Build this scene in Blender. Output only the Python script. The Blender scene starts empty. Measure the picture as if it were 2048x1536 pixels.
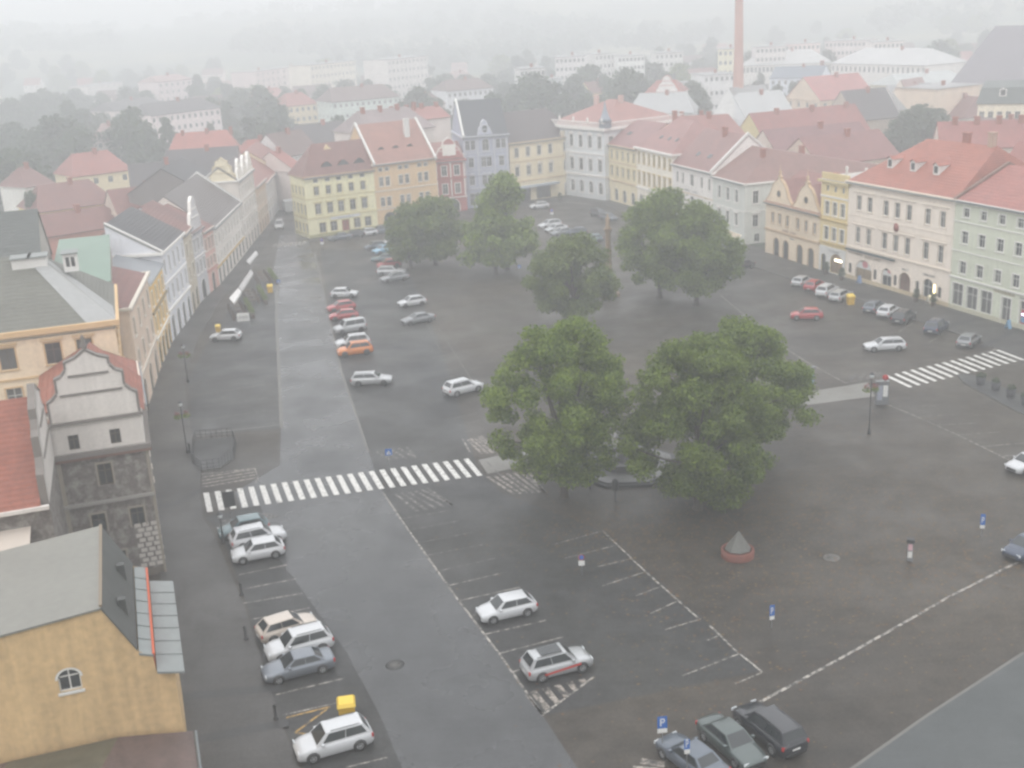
import bpy, math, random
import numpy as np
from mathutils import Vector, Matrix

random.seed(7)
RNG = np.random.default_rng(11)
D = bpy.data
scene = bpy.context.scene
COL = scene.collection

# ------------------------------------------------------------------ camera
HAZE = .0020
FPX, PITCH, ROLL, CAMH = 2300.0, 0.3138, -0.0532, 40.2
_c, _s = math.cos(PITCH), math.sin(PITCH)
FWD = Vector((0, _c, -_s)); _u0 = Vector((0, _s, _c)); _r0 = Vector((1, 0, 0))
RIGHT = math.cos(ROLL) * _r0 + math.sin(ROLL) * _u0
UP = -math.sin(ROLL) * _r0 + math.cos(ROLL) * _u0
cam = D.objects.new('camera', D.cameras.new('camera')); COL.objects.link(cam)
M3 = Matrix((RIGHT, UP, -FWD)).transposed()
cam.matrix_world = Matrix.Translation((0, 0, CAMH)) @ M3.to_4x4()
cam.data.sensor_width = 36.0; cam.data.lens = FPX / 2048 * 36.0
cam.data.clip_start = 0.5; cam.data.clip_end = 9000
scene.camera = cam

# ------------------------------------------------------------------ world, sun, exposure
SUN_EL, SUN_AZ = math.radians(48), math.radians(200)
w = D.worlds.new('World'); scene.world = w; w.use_nodes = True
nt = w.node_tree; nt.nodes.clear()
N = nt.nodes.new; L = nt.links.new
out = N('ShaderNodeOutputWorld'); bg = N('ShaderNodeBackground'); bg.inputs['Strength'].default_value = 0.1
sky = N('ShaderNodeTexSky'); sky.sky_type = 'NISHITA'; sky.sun_disc = False
sky.sun_elevation = SUN_EL; sky.sun_rotation = SUN_AZ; sky.dust_density = 4; sky.air_density = 1
tc = N('ShaderNodeTexCoord'); sep = N('ShaderNodeSeparateXYZ'); L(tc.outputs['Generated'], sep.inputs[0])
mr = N('ShaderNodeMapRange'); mr.inputs['From Min'].default_value = 0; mr.inputs['From Max'].default_value = 1
mr.inputs['To Min'].default_value = 1.0; mr.inputs['To Max'].default_value = 1.9
L(sep.outputs['Z'], mr.inputs['Value'])
cl = N('ShaderNodeTexNoise'); cl.inputs['Scale'].default_value = 2.5; cl.inputs['Detail'].default_value = 3
mpc = N('ShaderNodeMapping'); mpc.inputs['Scale'].default_value = (1, 1, 4); L(tc.outputs['Generated'], mpc.inputs[0]); L(mpc.outputs[0], cl.inputs['Vector'])
mr2 = N('ShaderNodeMapRange'); mr2.inputs['From Min'].default_value = .3; mr2.inputs['From Max'].default_value = .7
mr2.inputs['To Min'].default_value = .90; mr2.inputs['To Max'].default_value = 1.08; L(cl.outputs['Fac'], mr2.inputs['Value'])
mul = N('ShaderNodeMath'); mul.operation = 'MULTIPLY'; L(mr.outputs[0], mul.inputs[0]); L(mr2.outputs[0], mul.inputs[1])
vm = N('ShaderNodeVectorMath'); vm.operation = 'SCALE'; vm.inputs[0].default_value = (9.55, 9.6, 9.75); L(mul.outputs[0], vm.inputs['Scale'])
mx = N('ShaderNodeMix'); mx.data_type = 'RGBA'; mx.inputs[0].default_value = 0.93
L(sky.outputs[0], mx.inputs[6]); L(vm.outputs[0], mx.inputs[7]); L(mx.outputs[2], bg.inputs[0]); L(bg.outputs[0], out.inputs[0])
sun = D.objects.new('sun', D.lights.new('sun', 'SUN')); COL.objects.link(sun)
sun.data.energy = 0.5; sun.data.angle = math.radians(20); sun.data.color = (1, .97, .92)
sdir = Vector((math.sin(SUN_AZ) * math.cos(SUN_EL), math.cos(SUN_AZ) * math.cos(SUN_EL), math.sin(SUN_EL)))
sun.rotation_euler = sdir.to_track_quat('Z', 'Y').to_euler(); sun.location = (0, 0, 90)
scene.view_settings.view_transform = 'Standard'; scene.view_settings.look = 'None'
scene.view_settings.gamma = 1; scene.view_settings.exposure = 0.34
scene.render.engine = 'CYCLES'
cy = scene.cycles
cy.max_bounces = 5; cy.diffuse_bounces = 2; cy.glossy_bounces = 2; cy.transmission_bounces = 2; cy.volume_bounces = 1
cy.transparent_max_bounces = 6; cy.use_denoising = True; cy.filter_width = 2.6; cy.sample_clamp_indirect = 4
cy.caustics_reflective = False; cy.caustics_refractive = False

# ------------------------------------------------------------------ helpers
def G(x, y, z=0.0):
    """the point at height z seen at photo pixel (x, y) of 2048x1536"""
    d = (x - 1024) / FPX * RIGHT - (y - 768) / FPX * UP + FWD
    t = (z - CAMH) / d.z
    return Vector((t * d.x, t * d.y, z))
def proj(v):
    q = Vector(v) - Vector((0, 0, CAMH)); f = q.dot(FWD)
    return 1024 + FPX * q.dot(RIGHT) / f, 768 - FPX * q.dot(UP) / f
_a = G(380, 1530); _b = G(293, 802)
LD = (_b - _a).normalized(); LN = Vector((-LD.y, LD.x, 0))
def LP(s, off, z=0.0):
    """left row frame: s along the street, off away from it"""
    v = _a + LD * s + LN * off; v.z = z; return v

class MB:
    """collects faces with material slots, links them as one mesh object"""
    def __init__(self): self.v = []; self.f = []; self.m = []; self.mats = []; self.sm = []
    def mat(self, m):
        if m not in self.mats: self.mats.append(m)
        return self.mats.index(m)
    def face(self, pts, m, smooth=False):
        b = len(self.v); self.v += [tuple(p) for p in pts]
        self.f.append(tuple(range(b, b + len(pts)))); self.m.append(self.mat(m)); self.sm.append(smooth)
    def mesh(self, verts, faces, m, smooth=False):
        b = len(self.v); self.v += [tuple(p) for p in verts]; k = self.mat(m)
        for f in faces: self.f.append(tuple(i + b for i in f)); self.m.append(k); self.sm.append(smooth)
    def box(self, x0, x1, y0, y1, z0, z1, m, T=None):
        P = [(x, y, z) for x in (x0, x1) for y in (y0, y1) for z in (z0, z1)]
        if T: P = [T @ Vector(p) for p in P]
        self.mesh(P, [(0, 1, 3, 2), (4, 6, 7, 5), (0, 4, 5, 1), (2, 3, 7, 6), (0, 2, 6, 4), (1, 5, 7, 3)], m)
    def tube(self, p0, p1, r0, r1, m, n=8, cap=True, smooth=True):
        p0 = Vector(p0); p1 = Vector(p1); a = (p1 - p0).normalized()
        q = a.orthogonal().normalized(); r = a.cross(q)
        V = []
        for p, rad in ((p0, r0), (p1, r1)):
            for i in range(n):
                t = 2 * math.pi * i / n; V.append(p + rad * (math.cos(t) * q + math.sin(t) * r))
        F = [(i, (i + 1) % n, n + (i + 1) % n, n + i) for i in range(n)]
        self.mesh(V, F, m, smooth)
        if cap:
            self.mesh(V[:n], [tuple(range(n))[::-1]], m); self.mesh(V[n:], [tuple(range(n))], m)
    def lathe(self, prof, m, n=16, c=(0, 0, 0), smooth=True, ph=0.0):
        V = []; F = []
        for r, z in prof:
            for i in range(n):
                t = 2 * math.pi * i / n + ph; V.append((c[0] + r * math.cos(t), c[1] + r * math.sin(t), c[2] + z))
        for k in range(len(prof) - 1):
            for i in range(n):
                j = (i + 1) % n; F.append((k * n + i, k * n + j, (k + 1) * n + j, (k + 1) * n + i))
        self.mesh(V, F, m, smooth)
        k = len(prof) - 1
        self.face([V[i] for i in range(n)][::-1], m); self.face([V[k * n + i] for i in range(n)], m)
    def prism(self, poly, z0, z1, m, top=None, bottom=True):
        n = len(poly)
        a = sum(poly[i][0] * poly[(i + 1) % n][1] - poly[(i + 1) % n][0] * poly[i][1] for i in range(n))
        if a < 0: poly = poly[::-1]
        self.face([(p[0], p[1], z1) for p in poly], top or m)
        if bottom: self.face([(p[0], p[1], z0) for p in poly][::-1], m)
        for i in range(n):
            p, q = poly[i], poly[(i + 1) % n]
            self.face([(p[0], p[1], z0), (q[0], q[1], z0), (q[0], q[1], z1), (p[0], p[1], z1)], m)
    def data(self, name):
        me = D.meshes.new(name); me.from_pydata(self.v, [], self.f)
        for m in self.mats: me.materials.append(m)
        me.polygons.foreach_set('material_index', self.m)
        me.polygons.foreach_set('use_smooth', self.sm); me.update(); return me
    def build(self, name, parent=None):
        return link(name, self.data(name), parent)

def link(name, data, parent=None, loc=None, rz=None):
    o = D.objects.new(name, data); COL.objects.link(o)
    if parent is not None: o.parent = parent
    if loc is not None: o.location = loc
    if rz is not None: o.rotation_euler = (0, 0, rz)
    return o
def tag(o, label=None, cat=None, group=None, kind=None):
    if label: o['label'] = label
    if cat: o['category'] = cat
    if group: o['group'] = group
    if kind: o['kind'] = kind
    return o
def thing(name, label, cat, loc=(0, 0, 0), rz=0.0, group=None):
    o = link(name, None, None, loc, rz); o.empty_display_size = .3
    return tag(o, label, cat, group)
def kids(o): return [c for c in D.objects if c.parent == o]
def copy_tree(src, ch):
    """copy a thing with its parts and their sub-parts; ch maps object -> children"""
    def cp(o, par):
        c = o.copy(); COL.objects.link(c)
        if par is not None: c.parent = par
        for k in ch.get(o, []): cp(k, c)
        return c
    return cp(src, None)

# ------------------------------------------------------------------ materials
def new_mat(name):
    m = D.materials.new(name); m.use_nodes = True; nt = m.node_tree
    return m, nt, nt.nodes['Principled BSDF']
def srgb(r, g, b):
    f = lambda c: (c / 255 / 12.92) if c / 255 <= .04045 else ((c / 255 + .055) / 1.055) ** 2.4
    return (f(r), f(g), f(b))
_mc = {}
def rough_mat(name, col, rough=.85, amt=.12, scale=1.5, streak=0.0, bump=0.0, fine=0.0, metal=0.0, spec=.5):
    """a real surface: base colour broken up by two noises, and by rain streaks where asked"""
    key = (name, tuple(round(c, 4) for c in col), rough, amt, scale, streak, bump, fine, metal, spec)
    if key in _mc: return _mc[key]
    m, nt, b = new_mat(name); N = nt.nodes.new; L = nt.links.new
    tc = N('ShaderNodeTexCoord')
    def noise(sc, mp=None, det=5):
        n = N('ShaderNodeTexNoise'); n.inputs['Scale'].default_value = sc; n.inputs['Detail'].default_value = det
        if mp:
            q = N('ShaderNodeMapping'); q.inputs['Scale'].default_value = mp; L(tc.outputs['Object'], q.inputs[0]); L(q.outputs[0], n.inputs['Vector'])
        else: L(tc.outputs['Object'], n.inputs['Vector'])
        return n
    n1 = noise(scale * .25); n2 = noise(scale * 3)
    ad = N('ShaderNodeMath'); ad.operation = 'ADD'; L(n1.outputs[0], ad.inputs[0]); L(n2.outputs[0], ad.inputs[1])
    last = ad
    if streak:
        n3 = noise(1.0, (2.2, 2.2, .12)); s = N('ShaderNodeMath'); s.operation = 'MULTIPLY_ADD'
        s.inputs[1].default_value = streak; L(n3.outputs[0], s.inputs[0]); L(last.outputs[0], s.inputs[2])
        s2 = N('ShaderNodeMath'); s2.operation = 'SUBTRACT'; s2.inputs[1].default_value = streak * .5; L(s.outputs[0], s2.inputs[0]); last = s2
    r = N('ShaderNodeMapRange'); r.inputs['From Min'].default_value = .6; r.inputs['From Max'].default_value = 1.4
    r.inputs['To Min'].default_value = 1 - amt; r.inputs['To Max'].default_value = 1 + amt; L(last.outputs[0], r.inputs['Value'])
    v = N('ShaderNodeVectorMath'); v.operation = 'SCALE'; v.inputs[0].default_value = col; L(r.outputs[0], v.inputs['Scale'])
    L(v.outputs[0], b.inputs['Base Color'])
    b.inputs['Roughness'].default_value = rough; b.inputs['Metallic'].default_value = metal
    b.inputs['Specular IOR Level'].default_value = spec
    if bump:
        bp = N('ShaderNodeBump'); bp.inputs['Strength'].default_value = bump; bp.inputs['Distance'].default_value = .05
        L(n2.outputs[0], bp.inputs['Height']); L(bp.outputs[0], b.inputs['Normal'])
    _mc[key] = m; return m
def soft(r, g, b, k):
    a = (r + g + b) / 3; return tuple(int(c + (a - c) * k) for c in (r, g, b))
def wall(r, g, b):
    r, g, b = soft(min(246, r * 1.05), min(244, g * 1.05), min(242, b * 1.06), .2); return rough_mat('plaster', srgb(r, g, b), .9, .14, 1.0, .8)
def trim(r, g, b):
    r, g, b = soft(r, g, b, .15); return rough_mat('stucco_trim', srgb(r, g, b), .85, .06, 2)
def rooftile(r, g, b, amt=.22):
    """clay tiles: rows across the slope, mottled tile by tile and in patches"""
    r, g, b = soft(r * .80, g * .81, b * .81, .16); key = ('tile', r, g, b, amt)
    if key in _mc: return _mc[key]
    m, nt, bs = new_mat('roof_tiles'); N = nt.nodes.new; L = nt.links.new
    tc = N('ShaderNodeTexCoord')
    n1 = N('ShaderNodeTexNoise'); n1.inputs['Scale'].default_value = .35; n1.inputs['Detail'].default_value = 6; L(tc.outputs['Object'], n1.inputs['Vector'])
    n2 = N('ShaderNodeTexNoise'); n2.inputs['Scale'].default_value = 3.5; n2.inputs['Detail'].default_value = 2; L(tc.outputs['Object'], n2.inputs['Vector'])
    n3 = N('ShaderNodeTexNoise'); n3.inputs['Scale'].default_value = 1; q = N('ShaderNodeMapping'); q.inputs['Scale'].default_value = (1.2, 1.2, .15)
    L(tc.outputs['Object'], q.inputs[0]); L(q.outputs[0], n3.inputs['Vector'])
    wv = N('ShaderNodeTexWave'); wv.bands_direction = 'Z'; wv.inputs['Scale'].default_value = 1.1; wv.inputs['Distortion'].default_value = .6
    L(tc.outputs['Object'], wv.inputs['Vector'])
    a = N('ShaderNodeMath'); a.operation = 'ADD'; L(n1.outputs[0], a.inputs[0]); L(n2.outputs[0], a.inputs[1])
    a2 = N('ShaderNodeMath'); a2.operation = 'ADD'; L(a.outputs[0], a2.inputs[0]); L(n3.outputs[0], a2.inputs[1])
    a3 = N('ShaderNodeMath'); a3.operation = 'MULTIPLY_ADD'; a3.inputs[1].default_value = .22; L(wv.outputs['Fac'], a3.inputs[0]); L(a2.outputs[0], a3.inputs[2])
    mp = N('ShaderNodeMapRange'); mp.inputs['From Min'].default_value = 1.15; mp.inputs['From Max'].default_value = 2.05
    mp.inputs['To Min'].default_value = 1 - amt; mp.inputs['To Max'].default_value = 1 + amt; L(a3.outputs[0], mp.inputs['Value'])
    v = N('ShaderNodeVectorMath'); v.operation = 'SCALE'; v.inputs[0].default_value = srgb(r, g, b); L(mp.outputs[0], v.inputs['Scale'])
    L(v.outputs[0], bs.inputs['Base Color']); bs.inputs['Roughness'].default_value = .6
    bp = N('ShaderNodeBump'); bp.inputs['Strength'].default_value = .5; bp.inputs['Distance'].default_value = .05
    L(wv.outputs['Fac'], bp.inputs['Height']); L(bp.outputs[0], bs.inputs['Normal'])
    _mc[key] = m; return m
def metal_roof(r, g, b): return rough_mat('sheet_metal_roof', srgb(r, g, b), .45, .12, .8, .5)
def plain(name, col, rough=.5, metal=0.0, emit=0.0, spec=.5):
    key = (name, col, rough, metal, emit)
    if key in _mc: return _mc[key]
    m, nt, b = new_mat(name)
    b.inputs['Base Color'].default_value = (*col, 1); b.inputs['Roughness'].default_value = rough
    b.inputs['Metallic'].default_value = metal; b.inputs['Specular IOR Level'].default_value = spec
    if emit: b.inputs['Emission Color'].default_value = (*col, 1); b.inputs['Emission Strength'].default_value = emit
    _mc[key] = m; return m
GLASS = rough_mat('window_glass', (.045, .05, .055), .12, .5, .35, spec=.6)
GLASS2 = rough_mat('curtained_glass', (.13, .13, .125), .25, .3, .5)
FRAME = plain('window_frame', (.62, .61, .58), .5)
FRAME_D = plain('dark_frame', (.08, .06, .045), .5)
WHITE = rough_mat('white_plaster', (.66, .65, .62), .85, .07, 1.5, .4)
GUTTER = plain('zinc_gutter', (.22, .24, .25), .45, .6)
BRICK = rough_mat('chimney_brick', srgb(150, 92, 76), .85, .2, 6)
DARKMETAL = plain('dark_iron', (.05, .052, .055), .5, .4)
POLE = plain('galvanised_pole', (.30, .31, .32), .45, .7)
# ------------------------------------------------------------------ buildings
_wc = {}
def window_mesh(w, h, style):
    """frame with mullion and transom, set in its reveal, moulded surround and sill; origin bottom centre, outside is -y"""
    fr, sur, arch, hood = style
    key = (round(w, 2), round(h, 2), fr.name, sur.name if sur else None, arch, hood)
    if key in _wc: return _wc[key]
    b = MB(); t = .07; y0, y1 = .13, .19
    r = w / 2 if arch else 0; hr = h - (r * .9 if arch else 0)
    b.box(-w / 2, -w / 2 + t, y0, y1, 0, hr, fr); b.box(w / 2 - t, w / 2, y0, y1, 0, hr, fr)
    b.box(-w / 2 + t, w / 2 - t, y0, y1, 0, t, fr)
    if not arch: b.box(-w / 2 + t, w / 2 - t, y0, y1, h - t, h, fr)
    b.box(-.035, .035, y0 + .005, y1 - .005, t, h - t, fr)
    if h > 1.1: b.box(-w / 2 + t, w / 2 - t, y0 + .002, y1 - .002, h * .64, h * .64 + .07, fr)
    if sur:
        s = .14; e = .05
        b.box(-w / 2 - s, -w / 2, -e, .02, -.02, hr, sur); b.box(w / 2, w / 2 + s, -e, .02, -.02, hr, sur)
        if not arch: b.box(-w / 2 - s, w / 2 + s, -e - .01, .02, h, h + s, sur)
        else:
            n = 10
            for i in range(n):
                a0, a1 = math.pi * i / n, math.pi * (i + 1) / n
                P = [(-rr * math.cos(a), hr + rr * .9 * math.sin(a)) for rr in (r, r + s) for a in (a0, a1)]
                b.face([(P[0][0], -e, P[0][1]), (P[1][0], -e, P[1][1]), (P[3][0], -e, P[3][1]), (P[2][0], -e, P[2][1])], sur)
                b.face([(P[2][0], -e, P[2][1]), (P[3][0], -e, P[3][1]), (P[3][0], .0, P[3][1]), (P[2][0], .0, P[2][1])], sur)
        if hood == 'flat': b.box(-w / 2 - .3, w / 2 + .3, -.22, .02, h + s + .12, h + s + .27, sur)
        if hood == 'ped':
            z = h + s + .1; V = [(-w / 2 - .35, z), (w / 2 + .35, z), (0, z + .5)]
            b.face([(x, -.2, zz) for x, zz in V], sur)
            for i in range(3):
                p, q = V[i], V[(i + 1) % 3]; b.face([(p[0], -.2, p[1]), (p[0], .02, p[1]), (q[0], .02, q[1]), (q[0], -.2, q[1])], sur)
    d = b.data('window')
    s = MB(); s.box(-w / 2 - .18, w / 2 + .18, -.13, .03, -.12, -.02, sur or fr); sd = s.data('sill')
    g = {}
    for nm, gm in (('a', GLASS), ('b', GLASS2)):
        p = MB(); n = 10
        if arch:
            pts = [(-w / 2, .165, 0), (w / 2, .165, 0)] + [(r * math.cos(math.pi * i / n), .165, hr + r * .9 * math.sin(math.pi * i / n)) for i in range(n + 1)]
        else: pts = [(-w / 2, .165, 0), (w / 2, .165, 0), (w / 2, .165, h), (-w / 2, .165, h)]
        p.face(pts, gm); g[nm] = p.data('pane')
    _wc[key] = (d, sd, g); return _wc[key]

def side_T(side, W, Dp):
    """matrix from a wall's own frame (x along it as seen from outside, y inward, z up) to the house frame"""
    if side == 'front': return Matrix.Identity(4)
    if side == 'right': return Matrix.Translation((W, 0, 0)) @ Matrix.Rotation(math.pi / 2, 4, 'Z')
    if side == 'left': return Matrix.Translation((0, Dp, 0)) @ Matrix.Rotation(-math.pi / 2, 4, 'Z')
    return Matrix.Translation((W, Dp, 0)) @ Matrix.Rotation(math.pi, 4, 'Z')

def wall_sheet(b, T, W, z0, z1, ops, m, reveal=.2):
    """one wall with real openings, built as a grid of quads with reveals"""
    us = sorted({0.0, W} | {o[0] for o in ops} | {o[1] for o in ops})
    zs = sorted({z0, z1} | {o[2] for o in ops} | {o[3] for o in ops})
    us = [u for u in us if 0 <= u <= W]; zs = [z for z in zs if z0 <= z <= z1]
    for i in range(len(us) - 1):
        run = None
        for j in range(len(zs) - 1):
            uc, zc = (us[i] + us[i + 1]) / 2, (zs[j] + zs[j + 1]) / 2
            if any(o[0] < uc < o[1] and o[2] < zc < o[3] for o in ops): continue
            b.face([T @ Vector(p) for p in ((us[i], 0, zs[j]), (us[i + 1], 0, zs[j]), (us[i + 1], 0, zs[j + 1]), (us[i], 0, zs[j + 1]))], m)
    for u0, u1, a, c, arch in ops:
        R = reveal; r = (u1 - u0) / 2; hr = c - r * .9 if arch else c; um = (u0 + u1) / 2
        for P in (((u0, 0, a), (u0, R, a), (u0, R, hr), (u0, 0, hr)), ((u1, 0, a), (u1, 0, hr), (u1, R, hr), (u1, R, a)),
                  ((u0, 0, a), (u1, 0, a), (u1, R, a), (u0, R, a))):
            b.face([T @ Vector(p) for p in P], m)
        if not arch: b.face([T @ Vector(p) for p in ((u0, 0, c), (u0, R, c), (u1, R, c), (u1, 0, c))], m)
        else:
            n = 10; A = [(um - r * math.cos(math.pi * k / n), hr + r * .9 * math.sin(math.pi * k / n)) for k in range(n + 1)]
            for k in range(n):
                (x0, q0), (x1, q1) = A[k], A[k + 1]
                b.face([T @ Vector(p) for p in ((x0, 0, q0), (x1, 0, q1), (x1, 0, c), (x0, 0, c))], m)
                b.face([T @ Vector(p) for p in ((x0, 0, q0), (x0, R, q0), (x1, R, q1), (x1, 0, q1))], m)

def V2(p): return Vector((p[0], p[1], 0))

def house(name, label, A, B, h, depth, wallm, roofm, roof='gable', rh=4.0, ridge=.5, hipL=0, hipR=0, over=.35, rows=None,
          bands=(), bandm=None, chimneys=(), dormers=(), fire=(), group=None, cat='building', base=0.0, gutter=True, socle=None, shops=(), signs=()):
    """A, B: the foot of the facade, left and right as seen from outside. rows: {side: [(z, w, h, centres, opts)]}"""
    A = V2(A); B = V2(B); W = (B - A).length; rz = math.atan2(B.y - A.y, B.x - A.x)
    t = thing(name, label, cat, (A.x, A.y, base), rz, group)
    rows = rows or {}; b = MB(); wins = []
    for side in ('front', 'right', 'left', 'back'):
        T = side_T(side, W, depth); SW = W if side in ('front', 'back') else depth; ops = []
        for z, ww, wh, cs, o in rows.get(side, ()):
            if isinstance(cs, int): cs = [(i + .5) / cs for i in range(cs)]
            for c in cs:
                u = c * SW
                if u - ww / 2 < .15 or u + ww / 2 > SW - .15: continue
                arch = o.get('arch', False); ops.append((u - ww / 2, u + ww / 2, z, z + wh, arch)); wins.append((T, u, z, ww, wh, o))
        wall_sheet(b, T, SW, 0, h, ops, wallm)
    # roof by profile across the depth
    ov = over; rp = MB(); th = .14
    yr = depth * ridge
    if roof in ('gable', 'hip', 'shed', 'mansard', 'flat'):
        if roof == 'shed': prof = [(-ov, h), (depth, h + rh)]
        elif roof == 'mansard': prof = [(-ov, h), (rh * .35, h + rh * .75), (yr, h + rh), (depth - rh * .35, h + rh * .75), (depth + ov, h)]
        elif roof == 'flat': prof = [(-ov, h + .05), (yr, h + .12), (depth + ov, h + .05)]
        else: prof = [(-ov, h - ov * rh / yr * .5), (yr, h + rh), (depth + ov, h - ov * .3)]
        zmax = max(z for _, z in prof)
        def xl(y, z): f = (z - h) / rh if rh else 0; return -(ov if hipL else .12) + hipL * max(0, f) * 1.0
        def xr(y, z): f = (z - h) / rh if rh else 0; return W + (ov if hipR else .12) - hipR * max(0, f) * 1.0
        for k in range(len(prof) - 1):
            (y0, z0), (y1, z1) = prof[k], prof[k + 1]
            P = [(xl(y0, z0), y0, z0), (xr(y0, z0), y0, z0), (xr(y1, z1), y1, z1), (xl(y1, z1), y1, z1)]
            rp.face(P, roofm); rp.face([(p[0], p[1], p[2] - th) for p in P][::-1], roofm)
            for a, c in ((0, 1), (1, 2), (2, 3), (3, 0)):
                rp.face([P[a], (P[a][0], P[a][1], P[a][2] - th), (P[c][0], P[c][1], P[c][2] - th), P[c]], roofm)
        gp = [(y, z - th - .01) for y, z in prof if 0 <= y <= depth]
        for side, hp, x in (('l', hipL, 0), ('r', hipR, W)):
            pts = [(0, h)] + [(y, z) for y, z in gp] + ([(depth, h)] if gp and gp[-1][0] < depth else [(depth, h)])
            if hp == 0:
                if roof != 'flat' : b.face([(x, y, z) for y, z in (pts[::-1] if side == 'l' else pts)], wallm)
            else:
                X = xl if side == 'l' else xr
                rp.face([(X(y, z), y, z) for y, z in (prof[::-1] if side == 'l' else prof)], roofm)
    elif roof == 'gable_front':
        P = [(-ov, h), (W / 2, h + rh), (W + ov, h)]
        for k in range(2):
            (x0, z0), (x1, z1) = P[k], P[k + 1]; q = [(x0, .3, z0), (x1, .3, z1), (x1, depth, z1), (x0, depth, z0)]
            q = [q[0], q[1], q[2], q[3]]
            rp.face(q[::-1], roofm); rp.face([(a, c, z - th) for a, c, z in q], roofm)
            for a, c in ((0, 1), (1, 2), (2, 3), (3, 0)):
                rp.face([q[a], (q[a][0], q[a][1], q[a][2] - th), (q[c][0], q[c][1], q[c][2] - th), q[c]], roofm)
        for y in (.0, depth - .02): b.face([(0, y, h), (W, y, h), (W / 2, y, h + rh)] if y == 0 else [(W, y, h), (0, y, h), (W / 2, y, h + rh)], wallm)
    for z, hh, pr, *rest in bands:
        m = rest[0] if rest else (bandm or wallm)
        b.box(-pr, W + pr, -pr, .02, z, z + hh, m)
        b.box(-pr, .02, .03, depth, z, z + hh, m); b.box(W - .02, W + pr, .03, depth, z, z + hh, m)
    if socle: b.box(-.04, W + .04, -.05, .01, 0, .7, socle)
    b.build('wall', t)
    ro = rp.build('roof', t) if rp.v else None
    if gutter and roof in ('gable', 'hip', 'mansard', 'gable') and ro:
        g = MB(); z = (prof[0][1]); g.box(-.1, W + .1, -ov - .14, -ov - .005, z - .2, z - .02, GUTTER); g.build('gutter', ro)
    # firewalls: raised gable copings
    for side, hh, m in fire:
        f = MB(); x0, x1 = ((-.05, .4) if side == 'l' else (W - .4, W + .05))
        pr = [(y, z) for y, z in prof]
        for k in range(len(pr) - 1):
            (y0, z0), (y1, z1) = pr[k], pr[k + 1]
            V = [(x, y, z + d) for x in (x0, x1) for (y, z) in ((y0, z0), (y1, z1)) for d in (-.3, hh)]
            f.mesh(V, [(0, 1, 3, 2), (4, 6, 7, 5), (0, 4, 5, 1), (2, 3, 7, 6), (1, 5, 7, 3), (0, 2, 6, 4)], m)
        f.build('parapet_gable', t)
    def rz_at(y):
        for k in range(len(prof) - 1):
            (y0, z0), (y1, z1) = prof[k], prof[k + 1]
            if y0 <= y <= y1: return z0 + (z1 - z0) * (y - y0) / (y1 - y0)
        return h
    for c in chimneys:
        x, y, top = c[0] * W, c[1] * depth, c[2]; m = c[3] if len(c) > 3 else BRICK; s = c[4] if len(c) > 4 else .45
        q = MB(); zb = (rz_at(y) if roof != 'gable_front' else h) - .8
        q.box(x - s, x + s, y - .35, y + .35, zb, zb + .8 + top, m); q.box(x - s - .08, x + s + .08, y - .43, y + .43, zb + .8 + top, zb + .95 + top, m)
        q.build('chimney', ro or t)
    for dk, fx, fy, dw, dh in dormers:
        x, y = fx * W, fy * depth; z = rz_at(y); q = MB(); y2 = y
        while y2 < yr and rz_at(y2) < z + dh: y2 += .1
        if dk == 'box':
            q.box(x - dw / 2, x + dw / 2, y, y2, z - .1, z + dh, WHITE)
            q.box(x - dw / 2 - .12, x + dw / 2 + .12, y - .15, y2 + .3, z + dh, z + dh + .1, roofm)
            q.box(x - dw * .32, x + dw * .32, y - .02, y, z + .2, z + dh - .12, GLASS)
        elif dk == 'gable':
            q.box(x - dw / 2, x + dw / 2, y, y2, z - .1, z + dh, WHITE)
            P = [(x - dw / 2 - .15, z + dh), (x, z + dh + dw * .4), (x + dw / 2 + .15, z + dh)]
            for k in range(2): q.face([(P[k][0], y - .2, P[k][1]), (P[k + 1][0], y - .2, P[k + 1][1]), (P[k + 1][0], y2 + 1, P[k + 1][1]), (P[k][0], y2 + 1, P[k][1])], roofm)
            q.face([(x - dw / 2, y, z + dh), (x + dw / 2, y, z + dh), (x, y, z + dh + dw * .33)], WHITE)
            q.box(x - dw * .3, x + dw * .3, y - .02, y, z + .25, z + dh - .1, GLASS)
        elif dk == 'eye':
            n = 10; V = []
            for i in range(n + 1):
                a = i / n * 2 - 1; zz = z + dh * math.cos(a * math.pi / 2) ** 1.3
                yb = y
                while yb < yr and rz_at(yb) < zz: yb += .05
                V.append((x + a * dw / 2, zz, yb))
            for i in range(n):
                p, r = V[i], V[i + 1]; q.face([(p[0], y - .1, p[1] + .05), (r[0], y - .1, r[1] + .05), (r[0], r[2] + .3, r[1] + .05), (p[0], p[2] + .3, p[1] + .05)], roofm, True)
            q.face([(p[0], y, p[1]) for p in V], GLASS)
        elif dk == 'sky':
            dz = (rz_at(y + dh) - z)
            q.mesh([(x - dw / 2, y, z + .04), (x + dw / 2, y, z + .04), (x + dw / 2, y + dh, z + dz + .04), (x - dw / 2, y + dh, z + dz + .04),
                    (x - dw / 2, y, z + .12), (x + dw / 2, y, z + .12), (x + dw / 2, y + dh, z + dz + .12), (x - dw / 2, y + dh, z + dz + .12)],
                   [(4, 5, 6, 7), (0, 1, 5, 4), (1, 2, 6, 5), (2, 3, 7, 6), (3, 0, 4, 7)], GLASS)
        q.build('skylight' if dk == 'sky' else 'dormer', ro)
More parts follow.
